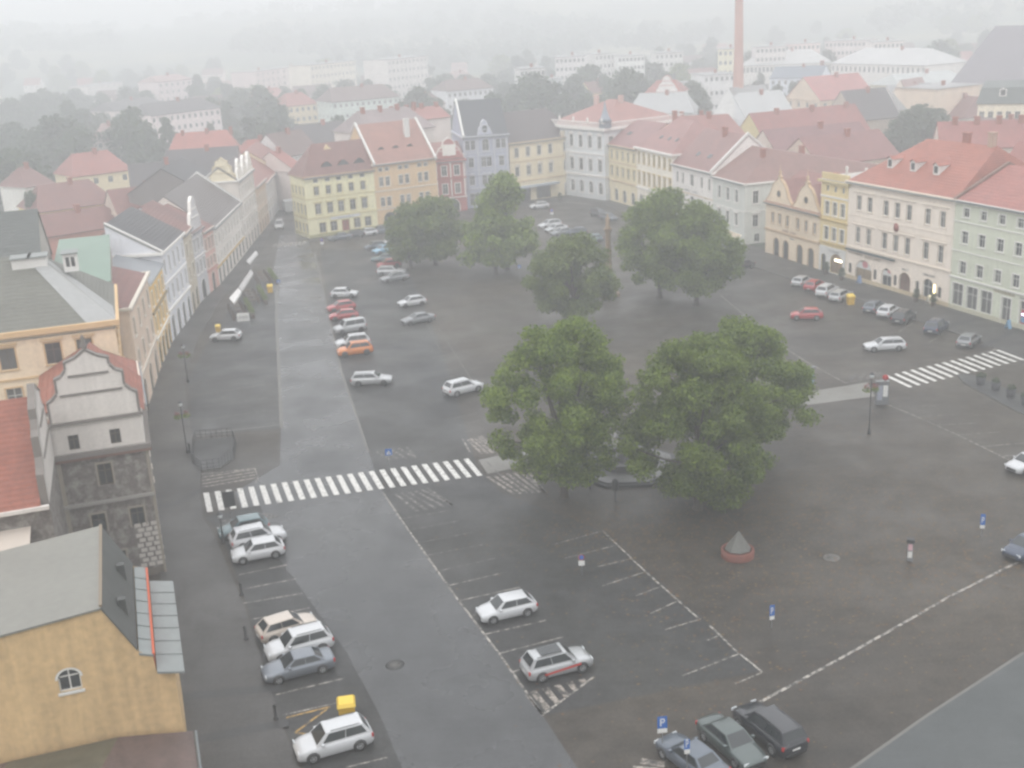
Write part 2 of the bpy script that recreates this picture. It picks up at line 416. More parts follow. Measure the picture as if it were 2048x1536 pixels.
    for T, u, z, ww, wh, o in wins:
        d, sd, g = window_mesh(ww, wh, (o.get('frame', FRAME), o.get('sur'), o.get('arch', False), o.get('hood')))
        kind = o.get('kind', 'window')
        win = link(kind, d, t); win.matrix_local = T @ Matrix.Translation((u, 0, z))
        pn = o.get('pane'); gl = g['b' if random.random() < .45 else 'a']
        if pn:
            gl = gl.copy(); gl.materials.clear(); gl.materials.append(pn)
        link('pane' if kind in ('window', 'shop_window') else 'leaf', gl, win)
        if kind == 'window' and not o.get('nosill'): link('sill', sd, win)
    return t, W, ro

def px_facade(xl, yl, xr, yr, z=0.0): return G(xl, yl, z), G(xr, yr, z)
def text(txt, parent, x, z, size, m, y=-.06, T=None, name='lettering'):
    """a line of separate letters, too blurred to read in the photo: a row of letter strokes"""
    q = MB(); r = random.Random(len(txt) * 7 + int(size * 100)); adv = size * .56; u = x - adv * len(txt) / 2
    for ch in txt:
        if ch != ' ':
            hh = size * (.72 if ch.isupper() or ch in 'tlkdbhíé' else .52); t_ = size * .11
            q.box(u, u + t_, y, y + .02, z, z + hh, m)
            k = r.randrange(3)
            if k != 0: q.box(u + t_, u + adv * .66, y, y + .02, z + (hh - t_ if k == 1 else 0), z + (hh if k == 1 else t_), m)
            if k != 2: q.box(u + adv * .60, u + adv * .60 + t_, y, y + .02, z, z + hh * .6, m)
            if k == 0: q.box(u + t_, u + adv * .60, y, y + .02, z + hh * .45, z + hh * .45 + t_, m)
        u += adv
    return q.build(name, parent)
# ------------------------------------------------------------------ ground
def hill(x, y):
    """height of the land: a flat town, then hills rising beyond it"""
    r = math.hypot(x, y); az = math.degrees(math.atan2(x, y))
    t = min(1, max(0, (r - 800) / 850)); t = t * t * (3 - 2 * t)
    top = 43 + 15 * min(1, max(0, (az + 24) / 26)) + 5 * min(1, max(0, (az - 4) / 20))
    n = 4.5 * math.sin(az * .55 + 1) + 2.5 * math.sin(az * 1.7) + 1.2 * math.sin(az * 4.1 + r * .004)
    lo = 5 * math.sin(x * .006 + 1) * math.sin(y * .005) * t
    return t * (top + n) + lo
def ground_sheet():
    V = []; F = []; rs = [0, 30, 60, 100, 150, 200, 260, 320, 400, 480, 560, 650, 740, 820, 880, 940, 1000, 1060, 1130, 1200, 1280, 1360, 1450, 1550, 1650, 1750, 1850, 2000]
    na = 240
    for r in rs:
        for i in range(na):
            a = 2 * math.pi * i / na; x, y = r * math.sin(a), r * math.cos(a); V.append((x, y, hill(x, y) if y > 0 else 0))
    for k in range(len(rs) - 1):
        for i in range(na):
            j = (i + 1) % na; F.append((k * na + i, (k + 1) * na + i, (k + 1) * na + j, k * na + j))
    return V, F
gm, nt, b = new_mat('land'); N = nt.nodes.new; L = nt.links.new
geo = N('ShaderNodeNewGeometry'); n1 = N('ShaderNodeTexNoise'); n1.inputs['Scale'].default_value = .006; n1.inputs['Detail'].default_value = 4
L(geo.outputs['Position'], n1.inputs['Vector']); n2 = N('ShaderNodeTexNoise'); n2.inputs['Scale'].default_value = .05; n2.inputs['Detail'].default_value = 5; L(geo.outputs['Position'], n2.inputs['Vector'])
cr = N('ShaderNodeValToRGB'); L(n1.outputs[0], cr.inputs[0]); e = cr.color_ramp.elements
e[0].position = .38; e[0].color = (.035, .055, .03, 1); e[1].position = .62; e[1].color = (.20, .19, .10, 1)
k = cr.color_ramp.elements.new(.5); k.color = (.05, .075, .035, 1)
mp = N('ShaderNodeMapRange'); mp.inputs['To Min'].default_value = .5; mp.inputs['To Max'].default_value = 1.5; L(n2.outputs[0], mp.inputs['Value'])
v = N('ShaderNodeVectorMath'); v.operation = 'SCALE'; L(cr.outputs[0], v.inputs[0]); L(mp.outputs[0], v.inputs['Scale']); L(v.outputs[0], b.inputs['Base Color']); b.inputs['Roughness'].default_value = .95
q = MB(); V, F = ground_sheet(); q.mesh(V, F, gm, True); tag(q.build('ground'), kind='structure')

def setts(name, col, col2, rough=.5, row=.35, patch=.25, spec=.5):
    """small stone setts: rows of cells, darker joints, wet patches and worn areas"""
    m, nt, b = new_mat(name); N = nt.nodes.new; L = nt.links.new; b.inputs['Specular IOR Level'].default_value = spec
    g = N('ShaderNodeNewGeometry')
    def noise(sc, d=5, mp=None):
        n = N('ShaderNodeTexNoise'); n.inputs['Scale'].default_value = sc; n.inputs['Detail'].default_value = d
        if mp:
            q = N('ShaderNodeMapping'); q.inputs['Scale'].default_value = mp; q.inputs['Rotation'].default_value = (0, 0, .1); L(g.outputs['Position'], q.inputs[0]); L(q.outputs[0], n.inputs['Vector'])
        else: L(g.outputs['Position'], n.inputs['Vector'])
        return n
    big = noise(.045, 6); mid = noise(.6, 6); fine = noise(7, 3); mid2 = noise(.16, 7); band = noise(1, 2, (.25, 2.2, 1))
    mx = N('ShaderNodeMix'); mx.data_type = 'RGBA'; mx.inputs[6].default_value = (*col, 1); mx.inputs[7].default_value = (*col2, 1)
    r0 = N('ShaderNodeMapRange'); r0.inputs['From Min'].default_value = .35; r0.inputs['From Max'].default_value = .65; L(big.outputs[0], r0.inputs['Value']); L(r0.outputs[0], mx.inputs[0])
    vo = N('ShaderNodeTexVoronoi'); vo.inputs['Scale'].default_value = 5.5; L(g.outputs['Position'], vo.inputs['Vector'])
    s = N('ShaderNodeMath'); s.operation = 'ADD'; L(mid.outputs[0], s.inputs[0]); L(fine.outputs[0], s.inputs[1])
    s2 = N('ShaderNodeMath'); s2.operation = 'MULTIPLY_ADD'; s2.inputs[1].default_value = .35; L(vo.outputs['Color'], s2.inputs[0]); L(s.outputs[0], s2.inputs[2])
    s3 = N('ShaderNodeMath'); s3.operation = 'MULTIPLY_ADD'; s3.inputs[1].default_value = .5; L(band.outputs[0], s3.inputs[0]); L(s2.outputs[0], s3.inputs[2])
    r1 = N('ShaderNodeMapRange'); r1.inputs['From Min'].default_value = 1.0; r1.inputs['From Max'].default_value = 1.85
    r1.inputs['To Min'].default_value = 1 - patch; r1.inputs['To Max'].default_value = 1 + patch; L(s3.outputs[0], r1.inputs['Value'])
    v = N('ShaderNodeVectorMath'); v.operation = 'SCALE'; L(mx.outputs[2], v.inputs[0]); L(r1.outputs[0], v.inputs['Scale']); L(v.outputs[0], b.inputs['Base Color'])
    r2 = N('ShaderNodeMapRange'); r2.inputs['From Min'].default_value = .3; r2.inputs['From Max'].default_value = .7
    r2.inputs['To Min'].default_value = rough - .17; r2.inputs['To Max'].default_value = rough + .2; L(mid2.outputs[0], r2.inputs['Value']); L(r2.outputs[0], b.inputs['Roughness'])
    bp = N('ShaderNodeBump'); bp.inputs['Strength'].default_value = .12; bp.inputs['Distance'].default_value = .02; L(s2.outputs[0], bp.inputs['Height']); L(bp.outputs[0], b.inputs['Normal'])
    return m
SETT = setts('square_setts', (.036, .032, .028), (.058, .048, .037), .50, patch=.5, spec=.26)
TOWN = setts('town_paving', (.085, .085, .08), (.06, .075, .05), .8)
LOT = setts('parking_setts', (.030, .031, .033), (.042, .041, .038), .48, patch=.45, spec=.26)
LANE = setts('carriageway_setts', (.042, .044, .047), (.062, .063, .065), .30, patch=.28, spec=.42)
PAVE = setts('pavement_mosaic', (.050, .048, .046), (.064, .060, .057), .48, patch=.3, spec=.35)
PATHM = setts('smooth_stone_path', (.15, .145, .13), (.18, .175, .16), .5, patch=.12)
KERB = rough_mat('kerb_stone', (.15, .147, .138), .7, .15, 3)
ROADM = setts('asphalt', (.048, .054, .056), (.062, .068, .068), .45, patch=.15, spec=.4)
BANDM = setts('dark_paving_band', (.028, .028, .03), (.036, .036, .036), .5)

def flat(name, pts, z, m, kind='structure'):
    q = MB(); P = [(p[0], p[1], z) for p in pts]
    a = sum(P[i][0] * P[(i + 1) % len(P)][1] - P[(i + 1) % len(P)][0] * P[i][1] for i in range(len(P)))
    q.face(P if a > 0 else P[::-1], m); return tag(q.build(name), kind=kind)
flat('town_ground', [(-420, 20), (420, 20), (700, 800), (-700, 800)], .004, TOWN)
SQ = [(-19, 40), (-45, 140), (-46.5, 200), (-60, 320), (-50, 325), (-38, 224), (-25, 229), (3, 256), (17, 258), (16, 330), (26, 330), (24, 252), (42, 194), (58, 147), (85, 70), (95, 20), (0, 20)]
flat('square', SQ, .008, SETT)
# carriageway on the left side of the square and its continuation
cl_ = [(560, 470), (545, 545), (553, 640), (558, 740), (562, 855), (560, 930)]
cr_ = [(614, 470), (632, 530), (655, 620), (683, 745), (712, 830), (737, 905), (766, 985), (838, 1090), (905, 1185), (1000, 1310), (1086, 1432), (1170, 1560), (1300, 1800)]
lp = [G(*p) for p in cl_] + [G(470, 985), G(520, 1120), G(640, 1300), G(740, 1480), G(800, 1700)]
rp_ = [G(*p) for p in cr_]
flat('carriageway', lp + rp_[::-1], .012, LANE)
flat('parking_area', [G(735, 905), G(766, 985), G(838, 1090), G(1000, 1310), G(1086, 1432), G(1525, 1342), G(1205, 1062), G(1000, 985), G(955, 935), G(880, 690), G(800, 500), G(640, 500), G(683, 745)], .010, LOT)
flat('parking_strip', [G(410, 1035), G(520, 1010), G(560, 1120), G(690, 1300), G(760, 1430), G(830, 1600), G(640, 1600), G(560, 1440), G(490, 1200), G(440, 1060)], .016, LOT)
flat('market_area', [G(385, 872), G(558, 858), G(553, 640), G(545, 545), G(470, 600), G(412, 690), G(376, 760)], .016, LOT)
# pavements with kerbs
def raised(name, pts, m, h=.11, z0=0.0):
    q = MB(); q.prism([(p[0], p[1]) for p in pts], z0, h, KERB, top=m); return tag(q.build(name), kind='structure')
raised('pavement', [LP(-20, .5), LP(75, .5), G(346, 680), G(386, 626), G(420, 585), G(472, 535), G(497, 500), G(560, 400), G(566, 400), G(533, 480), G(500, 545), G(440, 600), G(390, 690), G(368, 760), G(385, 880), G(402, 945), G(400, 985), G(405, 1035), G(430, 1075), G(490, 1215), G(560, 1440), G(640, 1640)], PAVE)
raised('pavement', [G(620, 484), G(760, 465), G(872, 442), G(1020, 412), G(1160, 402), G(1160, 395), G(1022, 403), G(872, 433), G(757, 457), G(620, 474)], PAVE)
raised('pavement', [G(1210, 396), G(1488, 488), G(1530, 503), G(1690, 553), G(1896, 616), G(2060, 664), G(2150, 700), G(2150, 760), G(2040, 716), G(1975, 690), G(1860, 650), G(1760, 615), G(1680, 590), G(1590, 562), G(1500, 532), G(1450, 510), G(1205, 410)], PAVE)
rd = [G(1690, 1545), G(1860, 1430), G(2048, 1310), G(2200, 1215), G(2500, 1400), G(1900, 1800)]
raised('pavement', rd, ROADM)
for P in (((300, 1392), (560, 1368), (562, 1382), (302, 1408)), ((350, 1478), (575, 1438), (578, 1452), (352, 1496)), ((300, 1010), (352, 1002), (400, 975), (403, 984), (354, 1012), (300, 1020))):
    flat('paving_band', [G(x, y, .115) for x, y in P], .115, BANDM)
for P in (((1700, 590), (1850, 565), (1853, 570), (1704, 596)), ((1880, 652), (2048, 612), (2048, 619), (1886, 660)), ((1960, 690), (2060, 645), (2060, 652), (1966, 697))):
    flat('paving_band', [G(x, y, .115) for x, y in P], .115, BANDM)
flat('stone_path', [G(957, 920), G(1600, 786), G(1735, 765), G(1750, 793), G(1600, 812), G(975, 948)], .016, PATHM)

# ------------------------------------------------------------------ painted markings
def paint(name, col, wear):
    m, nt, b = new_mat(name); N = nt.nodes.new; L = nt.links.new
    g = N('ShaderNodeNewGeometry'); n = N('ShaderNodeTexNoise'); n.inputs['Scale'].default_value = 2.2; n.inputs['Detail'].default_value = 9; n.inputs['Roughness'].default_value = .75
    L(g.outputs['Position'], n.inputs['Vector']); r = N('ShaderNodeMapRange'); r.inputs['From Min'].default_value = wear; r.inputs['From Max'].default_value = wear + .14; L(n.outputs[0], r.inputs['Value'])
    mx = N('ShaderNodeMix'); mx.data_type = 'RGBA'; mx.inputs[6].default_value = (.035, .034, .032, 1); mx.inputs[7].default_value = (*col, 1); L(r.outputs[0], mx.inputs[0])
    L(mx.outputs[2], b.inputs['Base Color']); b.inputs['Roughness'].default_value = .55; return m
P_ZEB = paint('zebra_paint', (.60, .59, .56), .34); P_LINE = paint('line_paint', (.40, .37, .33), .44); P_FADE = paint('faded_paint', (.27, .25, .23), .48)
P_YEL = paint('yellow_paint', (.42, .25, .05), .42); P_HATCH = paint('hatch_paint', (.34, .30, .26), .44)
STONE = rough_mat('stone_line', (.13, .126, .115), .6, .15, 3)
mk = {}
def line(q, pts, w, m, z=.022):
    pts = [V2(p) for p in pts]
    for a, b in zip(pts, pts[1:]):
        d = (b - a).normalized(); n = Vector((-d.y, d.x, 0)) * w / 2
        q.face([(*(p.xy), z) for p in (a - n, b - n, b + n, a + n)], m)
def pxl(q, P, w=.12, m=None, z=.022): line(q, [G(*p) for p in P], w, m or P_LINE, z)
def zebra(name, a0, a1, b0, n, dirw, ln, m=P_ZEB, wd=.5):
    """n stripes between ground points a0 and a1 (first and last stripe), running along dirw"""
    q = MB(); a0 = V2(a0); a1 = V2(a1); e = (a1 - a0).normalized(); dv = V2(dirw).normalized() * ln
    for i in range(n):
        p = a0 + (a1 - a0) * i / (n - 1)
        q.face([(*(v.xy), .024) for v in (p, p + dv, p + dv + e * wd, p + e * wd)], m)
    return tag(q.build(name), kind='structure')
zebra('zebra_crossing', G(406.4, 986.4), G(926.5, 918.6), None, 25, G(415, 1028.4) - G(406.4, 986.4), 4.6)
zebra('zebra_crossing', G(1769.8, 752.5), G(2041 + 52, 737.3 - 60), None, 22, G(1831, 781.3) - G(1769.8, 752.5), 4.4)
zebra('zebra_crossing', G(548, 488), G(606, 483), None, 8, G(545, 495) - G(549, 487), 3.5, P_LINE, .6)
zebra('zebra_crossing', G(1128, 405), G(1186, 410), None, 9, Vector((-.6, 1, 0)), 3.2, P_LINE, .9)
q = MB()
pxl(q, [(555, 560), (553, 640), (558, 740), (563, 855)], .35, STONE)
pxl(q, [(766, 985), (800, 1036), (838, 1090), (905, 1185), (1000, 1310), (1086, 1432)], .16)
pxl(q, [(629, 505), (640, 548), (655, 620), (683, 745), (712, 830), (737, 905)], .22, STONE)
pxl(q, [(1205, 1062), (1300, 1152), (1400, 1240)], .16); pxl(q, [(1420, 1252), (1470, 1300), (1525, 1345)], .16)
pxl(q, [(1510, 1410), (1640, 1340), (1780, 1262), (1900, 1193), (2048, 1118), (2150, 1070)], .22, P_LINE)
pxl(q, [(870, 690), (880, 660), (905, 700), (938, 752), (985, 820)], .12, P_FADE)
pxl(q, [(925, 878), (940, 905)], .14); pxl(q, [(1010, 960), (975, 925)], .12, P_FADE)
pxl(q, [(1440, 590), (1560, 690), (1615, 725), (1690, 766)], .14); pxl(q, [(1440, 603), (1520, 630), (1600, 655)], .1, P_FADE)
pxl(q, [(1690, 766), (1758, 752)], .25, P_FADE)
pxl(q, [(1772, 808), (1832, 833), (1915, 870), (2003, 913), (2048, 935), (2200, 1010)], .13)
pxl(q, [(800, 560), (850, 640), (880, 700)], .1, P_FADE)
pxl(q, [(1095, 452), (1075, 459)], .1, P_FADE)
pxl(q, [(1700, 1543), (1860, 1430), (2048, 1308)], .2, STONE, .116)
pxl(q, [(380, 870), (562, 850)], .3, STONE, .024)
tag(q.build('edge_lines'), kind='structure')
q = MB()
ys = [(797.7, 1038.7), (814, 1061), (834.8, 1086.6), (854, 1111), (874, 1143), (900, 1171), (917.5, 1202), (942, 1232), (970, 1269), (1001, 1307), (1025.6, 1344)]
ye = [(905, 1020), (918, 1042), (945, 1065), (965, 1090), (990, 1117), (1010, 1145), (1040, 1175), (1065, 1205), (1092, 1241), (1127, 1274), (1160, 1306)]
for i, (a, c) in enumerate(zip(ys, ye)): pxl(q, [a, c], .12, P_FADE if i < 5 else P_LINE)
for a, c in (((1205, 1062), (1105, 1090)), ((1232, 1091), (1130, 1117)), ((1262, 1118), (1195, 1134)), ((1294, 1143), (1205, 1172)), ((1325, 1172), (1272, 1192)), ((1358, 1201), (1300, 1228)), ((1402, 1238), (1330, 1260)),
             ((1442, 1270), (1415, 1281)), ((1480, 1307), (1365, 1352)), ((1525, 1345), (1470, 1368))): pxl(q, [a, c], .12)
for a, c in (((490, 1178), (592, 1158)), ((487, 1207), (605, 1187)), ((500, 1240), (620, 1216)), ((552, 1390), (688, 1357)), ((565, 1431), (710, 1398)), ((690, 1536), (775, 1515)), ((478, 1150), (575, 1130))): pxl(q, [a, c], .12)
for k, (x, y) in enumerate([(1797, 813), (1832.7, 832.9), (1870.5, 850.5), (1915.4, 870.2), (1962, 893.6), (2003.4, 913)]): pxl(q, [(x, y), (x + 75 + k * 3, y - 1 - k * 1.6)], .1, P_LINE if k > 1 else P_FADE)
for k in range(7): pxl(q, [(385 + k * 2, 868 - k * 26), (550 - k * 2, 846 - k * 26)], .1, P_FADE)
for k in range(5): pxl(q, [(870 - k * 3, 760 - k * 14), (925 - k * 6, 748 - k * 14)], .1, P_FADE)
for k in range(4): pxl(q, [(905 + k * 9, 838 + k * 14), (962 + k * 8, 824 + k * 14)], .1, P_FADE)
for x, y in ((1671, 616), (1690, 604)): pxl(q, [(x - 14, y + 7), (x, y)], .1, P_FADE)
for x, y in ((1826, 646), (1885, 668), (2003, 690)): pxl(q, [(x - 28, y + 18), (x, y)], .12, P_LINE)
for x0, y0, x1, y1 in ((650, 497, 720, 503), (660, 520, 740, 516)): pxl(q, [(x0, y0), (x1, y1)], .12, P_FADE)
tag(q.build('parking_bay_lines'), kind='structure')
q = MB()
pxl(q, [(1052, 1390), (1086, 1430), (1188, 1354), (1160, 1306)][:3], .16, P_LINE)
_A, _B, _C = G(1052, 1386), G(1186, 1353), G(1086, 1428)
for k in range(5):
    t_ = .1 + k * .18; line(q, [_A + (_B - _A) * t_, _C + (_B - _C) * t_], .42, P_HATCH, .023)
# hatched islands beside the left crossing and the kerbs
def hatch(q, c0, c1, c2, c3, n, w=.3, m=P_HATCH):
    c0, c1, c2, c3 = [V2(G(*c)) for c in (c0, c1, c2, c3)]
    for i in range(n):
        t = (i + .5) / n; t2 = max(0, min(1, t + .25)); line(q, [c0 + (c1 - c0) * t, c3 + (c2 - c3) * t2], w, m, .023)
hatch(q, (404, 978), (404, 946), (510, 937), (515, 966), 5)
hatch(q, (745, 905), (820, 893), (832, 916), (752, 922), 5, .3, P_FADE)
hatch(q, (932, 880), (965, 872), (1000, 905), (945, 910), 5)
hatch(q, (968, 955), (1060, 940), (1090, 985), (1000, 990), 7)
hatch(q, (440, 1042), (470, 1052), (560, 1033), (530, 1022), 4, .25, P_FADE)
hatch(q, (785, 990), (860, 975), (905, 1010), (800, 1030), 6, .28, P_FADE)
hatch(q, (1690, 762), (1765, 752), (1760, 744), (1682, 752), 4, .4, P_FADE)
hatch(q, (1240, 1560), (1290, 1515), (1330, 1530), (1300, 1580), 3, .5)
pxl(q, [(510, 937), (516, 955), (512, 966)], .12); tag(q.build('hatched_markings'), kind='structure')
q = MB(); pxl(q, [(572, 1436), (660, 1414), (590, 1466), (625, 1470)], .16, P_YEL); tag(q.build('yellow_marking'), kind='structure')
# ------------------------------------------------------------------ trees
def leaf_mat(name, c0, c1):
    m, nt, b = new_mat(name); N = nt.nodes.new; L = nt.links.new
    g = N('ShaderNodeNewGeometry'); oi = N('ShaderNodeObjectInfo'); tc = N('ShaderNodeTexCoord')
    n = N('ShaderNodeTexNoise'); n.inputs['Scale'].default_value = .55; n.inputs['Detail'].default_value = 3; L(tc.outputs['Object'], n.inputs['Vector'])
    a = N('ShaderNodeMath'); a.operation = 'MULTIPLY_ADD'; a.inputs[1].default_value = .45; L(g.outputs['Random Per Island'], a.inputs[0]); L(n.outputs[0], a.inputs[2])
    r = N('ShaderNodeMapRange'); r.inputs['From Min'].default_value = .4; r.inputs['From Max'].default_value = 1.0; L(a.outputs[0], r.inputs['Value'])
    mx = N('ShaderNodeMix'); mx.data_type = 'RGBA'; mx.inputs[6].default_value = (*c0, 1); mx.inputs[7].default_value = (*c1, 1); L(r.outputs[0], mx.inputs[0])
    r2 = N('ShaderNodeMapRange'); r2.inputs['To Min'].default_value = .85; r2.inputs['To Max'].default_value = 1.15; L(oi.outputs['Random'], r2.inputs['Value'])
    v = N('ShaderNodeVectorMath'); v.operation = 'SCALE'; L(mx.outputs[2], v.inputs[0]); L(r2.outputs[0], v.inputs['Scale']); L(v.outputs[0], b.inputs['Base Color'])
    b.inputs['Roughness'].default_value = .6; b.inputs['Specular IOR Level'].default_value = .35
    b.inputs['Transmission Weight'].default_value = 0; b.inputs['Subsurface Weight'].default_value = 0
    tr = N('ShaderNodeBsdfTranslucent'); L(v.outputs[0], tr.inputs[0]); ms = N('ShaderNodeMixShader'); ms.inputs[0].default_value = .4
    L(b.outputs[0], ms.inputs[1]); L(tr.outputs[0], ms.inputs[2]); L(ms.outputs[0], nt.nodes['Material Output'].inputs[0]); return m
LEAF = leaf_mat('broad_leaves', (.055, .10, .010), (.215, .29, .032))
LEAF2 = leaf_mat('pale_leaves', (.07, .115, .022), (.19, .24, .045))
LEAFD = leaf_mat('dark_leaves', (.030, .055, .026), (.075, .11, .045))
BARK = rough_mat('bark', (.075, .062, .05), .9, .3, 4, .6)
def crown_data(seed, lobes, nleaf, size, m, name='crown'):
    """leaf faces spread through the lobes of a crown; lobes: (x, y, z, r)"""
    r = np.random.default_rng(seed); Lb = np.array(lobes, float)
    wgt = Lb[:, 3] ** 2; idx = r.choice(len(Lb), nleaf, p=wgt / wgt.sum())
    d = r.normal(size=(nleaf, 3)); d /= np.linalg.norm(d, axis=1)[:, None]
    rad = Lb[idx, 3] * (r.random(nleaf) ** .4 * 1.05 + np.abs(r.normal(size=nleaf)) * .16)
    c = Lb[idx, :3] + d * rad[:, None] * np.array([1, 1, .8])
    nr = d + r.normal(size=(nleaf, 3)) * .7 + np.array([0, 0, .35]); nr /= np.linalg.norm(nr, axis=1)[:, None]
    t = np.cross(nr, r.normal(size=(nleaf, 3))); t /= np.linalg.norm(t, axis=1)[:, None]; bt = np.cross(nr, t)
    s = size * (.6 + .8 * r.random(nleaf))[:, None]
    V = np.stack([c - t * s - bt * s * .3, c + bt * s * -.7, c + t * s + bt * s * .1, c + bt * s * .75], 1).reshape(-1, 3)
    me = D.meshes.new(name); n = nleaf
    me.vertices.add(4 * n); me.vertices.foreach_set('co', V.astype(np.float32).ravel())
    me.loops.add(4 * n); me.loops.foreach_set('vertex_index', np.arange(4 * n, dtype=np.int32))
    me.polygons.add(n); me.polygons.foreach_set('loop_start', np.arange(0, 4 * n, 4, dtype=np.int32)); me.polygons.foreach_set('loop_total', np.full(n, 4, np.int32))
    me.materials.append(m); me.update(calc_edges=True); return me
def lobes_for(seed, H, W, z0, n, rl, shape):
    """shape(t) -> half width factor at relative height t"""
    r = random.Random(seed); Ls = []
    for i in range(n):
        t = (i + r.random()) / n; z = z0 + (H - z0 - rl * .6) * t; a = r.random() * 2 * math.pi
        k = shape(t) * W / 2; rr = rl * (.75 + .6 * r.random()); q = max(.0, k - rr) * (r.random() ** .45)
        q = min(q * 1.25, q + 1.1)
        Ls.append((q * math.cos(a), q * math.sin(a), z + r.uniform(-.3, .3), rr))
    return Ls
def trunk_data(seed, H, z0, rt, lobes, n=9):
    r = random.Random(seed); b = MB(); p = Vector((0, 0, 0)); top = Vector((r.uniform(-.3, .3), r.uniform(-.3, .3), H * .72))
    mid = Vector((r.uniform(-.2, .2), r.uniform(-.2, .2), z0 + .6))
    b.tube(p, Vector((0, 0, .5)), rt * 1.5, rt * 1.08, BARK, 10); b.tube(Vector((0, 0, .5)), mid, rt * 1.08, rt * .85, BARK, 10); b.tube(mid, top, rt * .85, rt * .2, BARK, 8)
    for k in range(n):
        lb = r.choice(lobes); e = Vector(lb[:3]); s = mid.lerp(top, r.random() * .75 * min(1, max(.05, e.z / H)))
        j = s.lerp(e, .5) + Vector((0, 0, -.25)); b.tube(s, j, rt * .38, rt * .25, BARK, 6); b.tube(j, e, rt * .25, rt * .07, BARK, 5)
    return b.data('trunk')
oval = lambda t: math.sin(math.pi * (t * .82 + .14)) ** .7
wide = lambda t: (1 - t) ** .35 * (.75 + .5 * math.sin(math.pi * min(1, t * 1.3)))
def tree(label, loc, H, W, seed, z0=2.6, nl=70, rl=1.25, nleaf=26000, ls=.2, shape=oval, m=None, rt=.32, group=None, squash=None):
    t = thing('broadleaf_tree', label, 'tree', (loc[0], loc[1], 0), random.random() * 6, group)
    lb = lobes_for(seed, H, W, z0, nl, rl, shape)
    link('crown', crown_data(seed, lb, nleaf, ls, m or LEAF), t); link('trunk', trunk_data(seed, H, z0, rt, lb), t)
    return t
def prof_shape(*pts):
    def f(t):
        for (a, b), (c, d) in zip(pts, pts[1:]):
            if a <= t <= c: return b + (d - b) * (t - a) / (c - a)
        return pts[-1][1]
    return f
G3 = 'trees in the middle of the square'
tree('large leafy tree on the near left, left of the octagonal plinth', (4.0, 91.5), 15.6, 12.0, 3, 2.6, 150, .88, 66000, .12, prof_shape((0, .62), (.15, .85), (.35, 1.0), (.6, .95), (.8, .74), (1, .52)), group=G3)
tree('bright green tree whose low branches reach the setts behind the red brick cover', (14.9, 87.6), 14.4, 12.6, 5, 1.3, 150, .88, 66000, .12, prof_shape((0, .45), (.2, .85), (.4, 1.0), (.65, .92), (.85, .66), (1, .42)), LEAF, group=G3)
tree('darker tree right of and behind the bright green one, beside the stone path', (20.8, 98.0), 13.0, 12.2, 8, 2.4, 130, .88, 52000, .12, prof_shape((0, .6), (.25, .95), (.5, 1.0), (.75, .75), (1, .35)), LEAF, group=G3)
tree('single tree in the middle distance between the near trees and the stone column', (8.5, 146.3), 12.4, 11.4, 12, 2.6, 90, 1.05, 34000, .17, prof_shape((0, .7), (.3, 1), (.6, .95), (.85, .7), (1, .45)), LEAF2, group=G3)
tree('tall wide tree right of the stone column, first of a joined pair', (21.8, 160), 15.2, 11.0, 14, 3, 90, 1.2, 34000, .18, prof_shape((0, .7), (.3, 1), (.6, .95), (.85, .75), (1, .5)), LEAF, group=G3)
tree('tree nearest the row of arcaded houses, right half of the joined pair', (26.2, 155), 13.8, 12.8, 15, 2.6, 100, 1.15, 34000, .18, oval, LEAF, group=G3)
tree('slender pointed tree standing before the blue and cream facades', (.3, 184), 15.8, 9.5, 17, 3, 50, 1.3, 16000, .25, lambda t: .35 + .65 * math.sin(math.pi * min(1, (1 - t) * 1.1)) , LEAF, group=G3)
tree('spreading low branch tree touching the slender pointed tree', (-1.6, 181), 9.5, 13.5, 18, 2.6, 40, 1.4, 11000, .26, oval, LEAF, group=G3)
tree('hazy rounded tree before the orange beige facade', (-11.8, 191), 11.8, 12.0, 19, 2.4, 50, 1.4, 15000, .26, oval, LEAF2, group=G3)
tree('faint grey green tree behind the parked cars before the red facade', (-15.8, 189), 10.4, 9.0, 20, 2.4, 40, 1.3, 11000, .26, oval, LEAF2, group=G3)
# shared far tree kinds
FAR = []
for k, (H, W, sh, m) in enumerate(((13, 11, oval, LEAFD), (15, 9, oval, LEAFD), (11, 13, wide, LEAFD), (16, 6, oval, LEAFD), (13, 12, oval, LEAF2))):
    lb = lobes_for(40 + k, H, W, 1.5, 30, W * .16, sh); FAR.append((H, W, crown_data(40 + k, lb, 3600, .42, m), trunk_data(40 + k, H, 1.5, .3, lb, 5)))
def far_tree(k, loc, s=1.0, label=None, group=None, sw=1.0):
    H, W, cd, td = FAR[k]
    t = thing('broadleaf_tree' if k != 3 else 'columnar_tree', label, 'tree', (loc[0], loc[1], hill(loc[0], loc[1])), random.random() * 6, group)
    t.scale = (s * sw, s * sw, s); link('crown', cd, t); link('trunk', td, t); return t
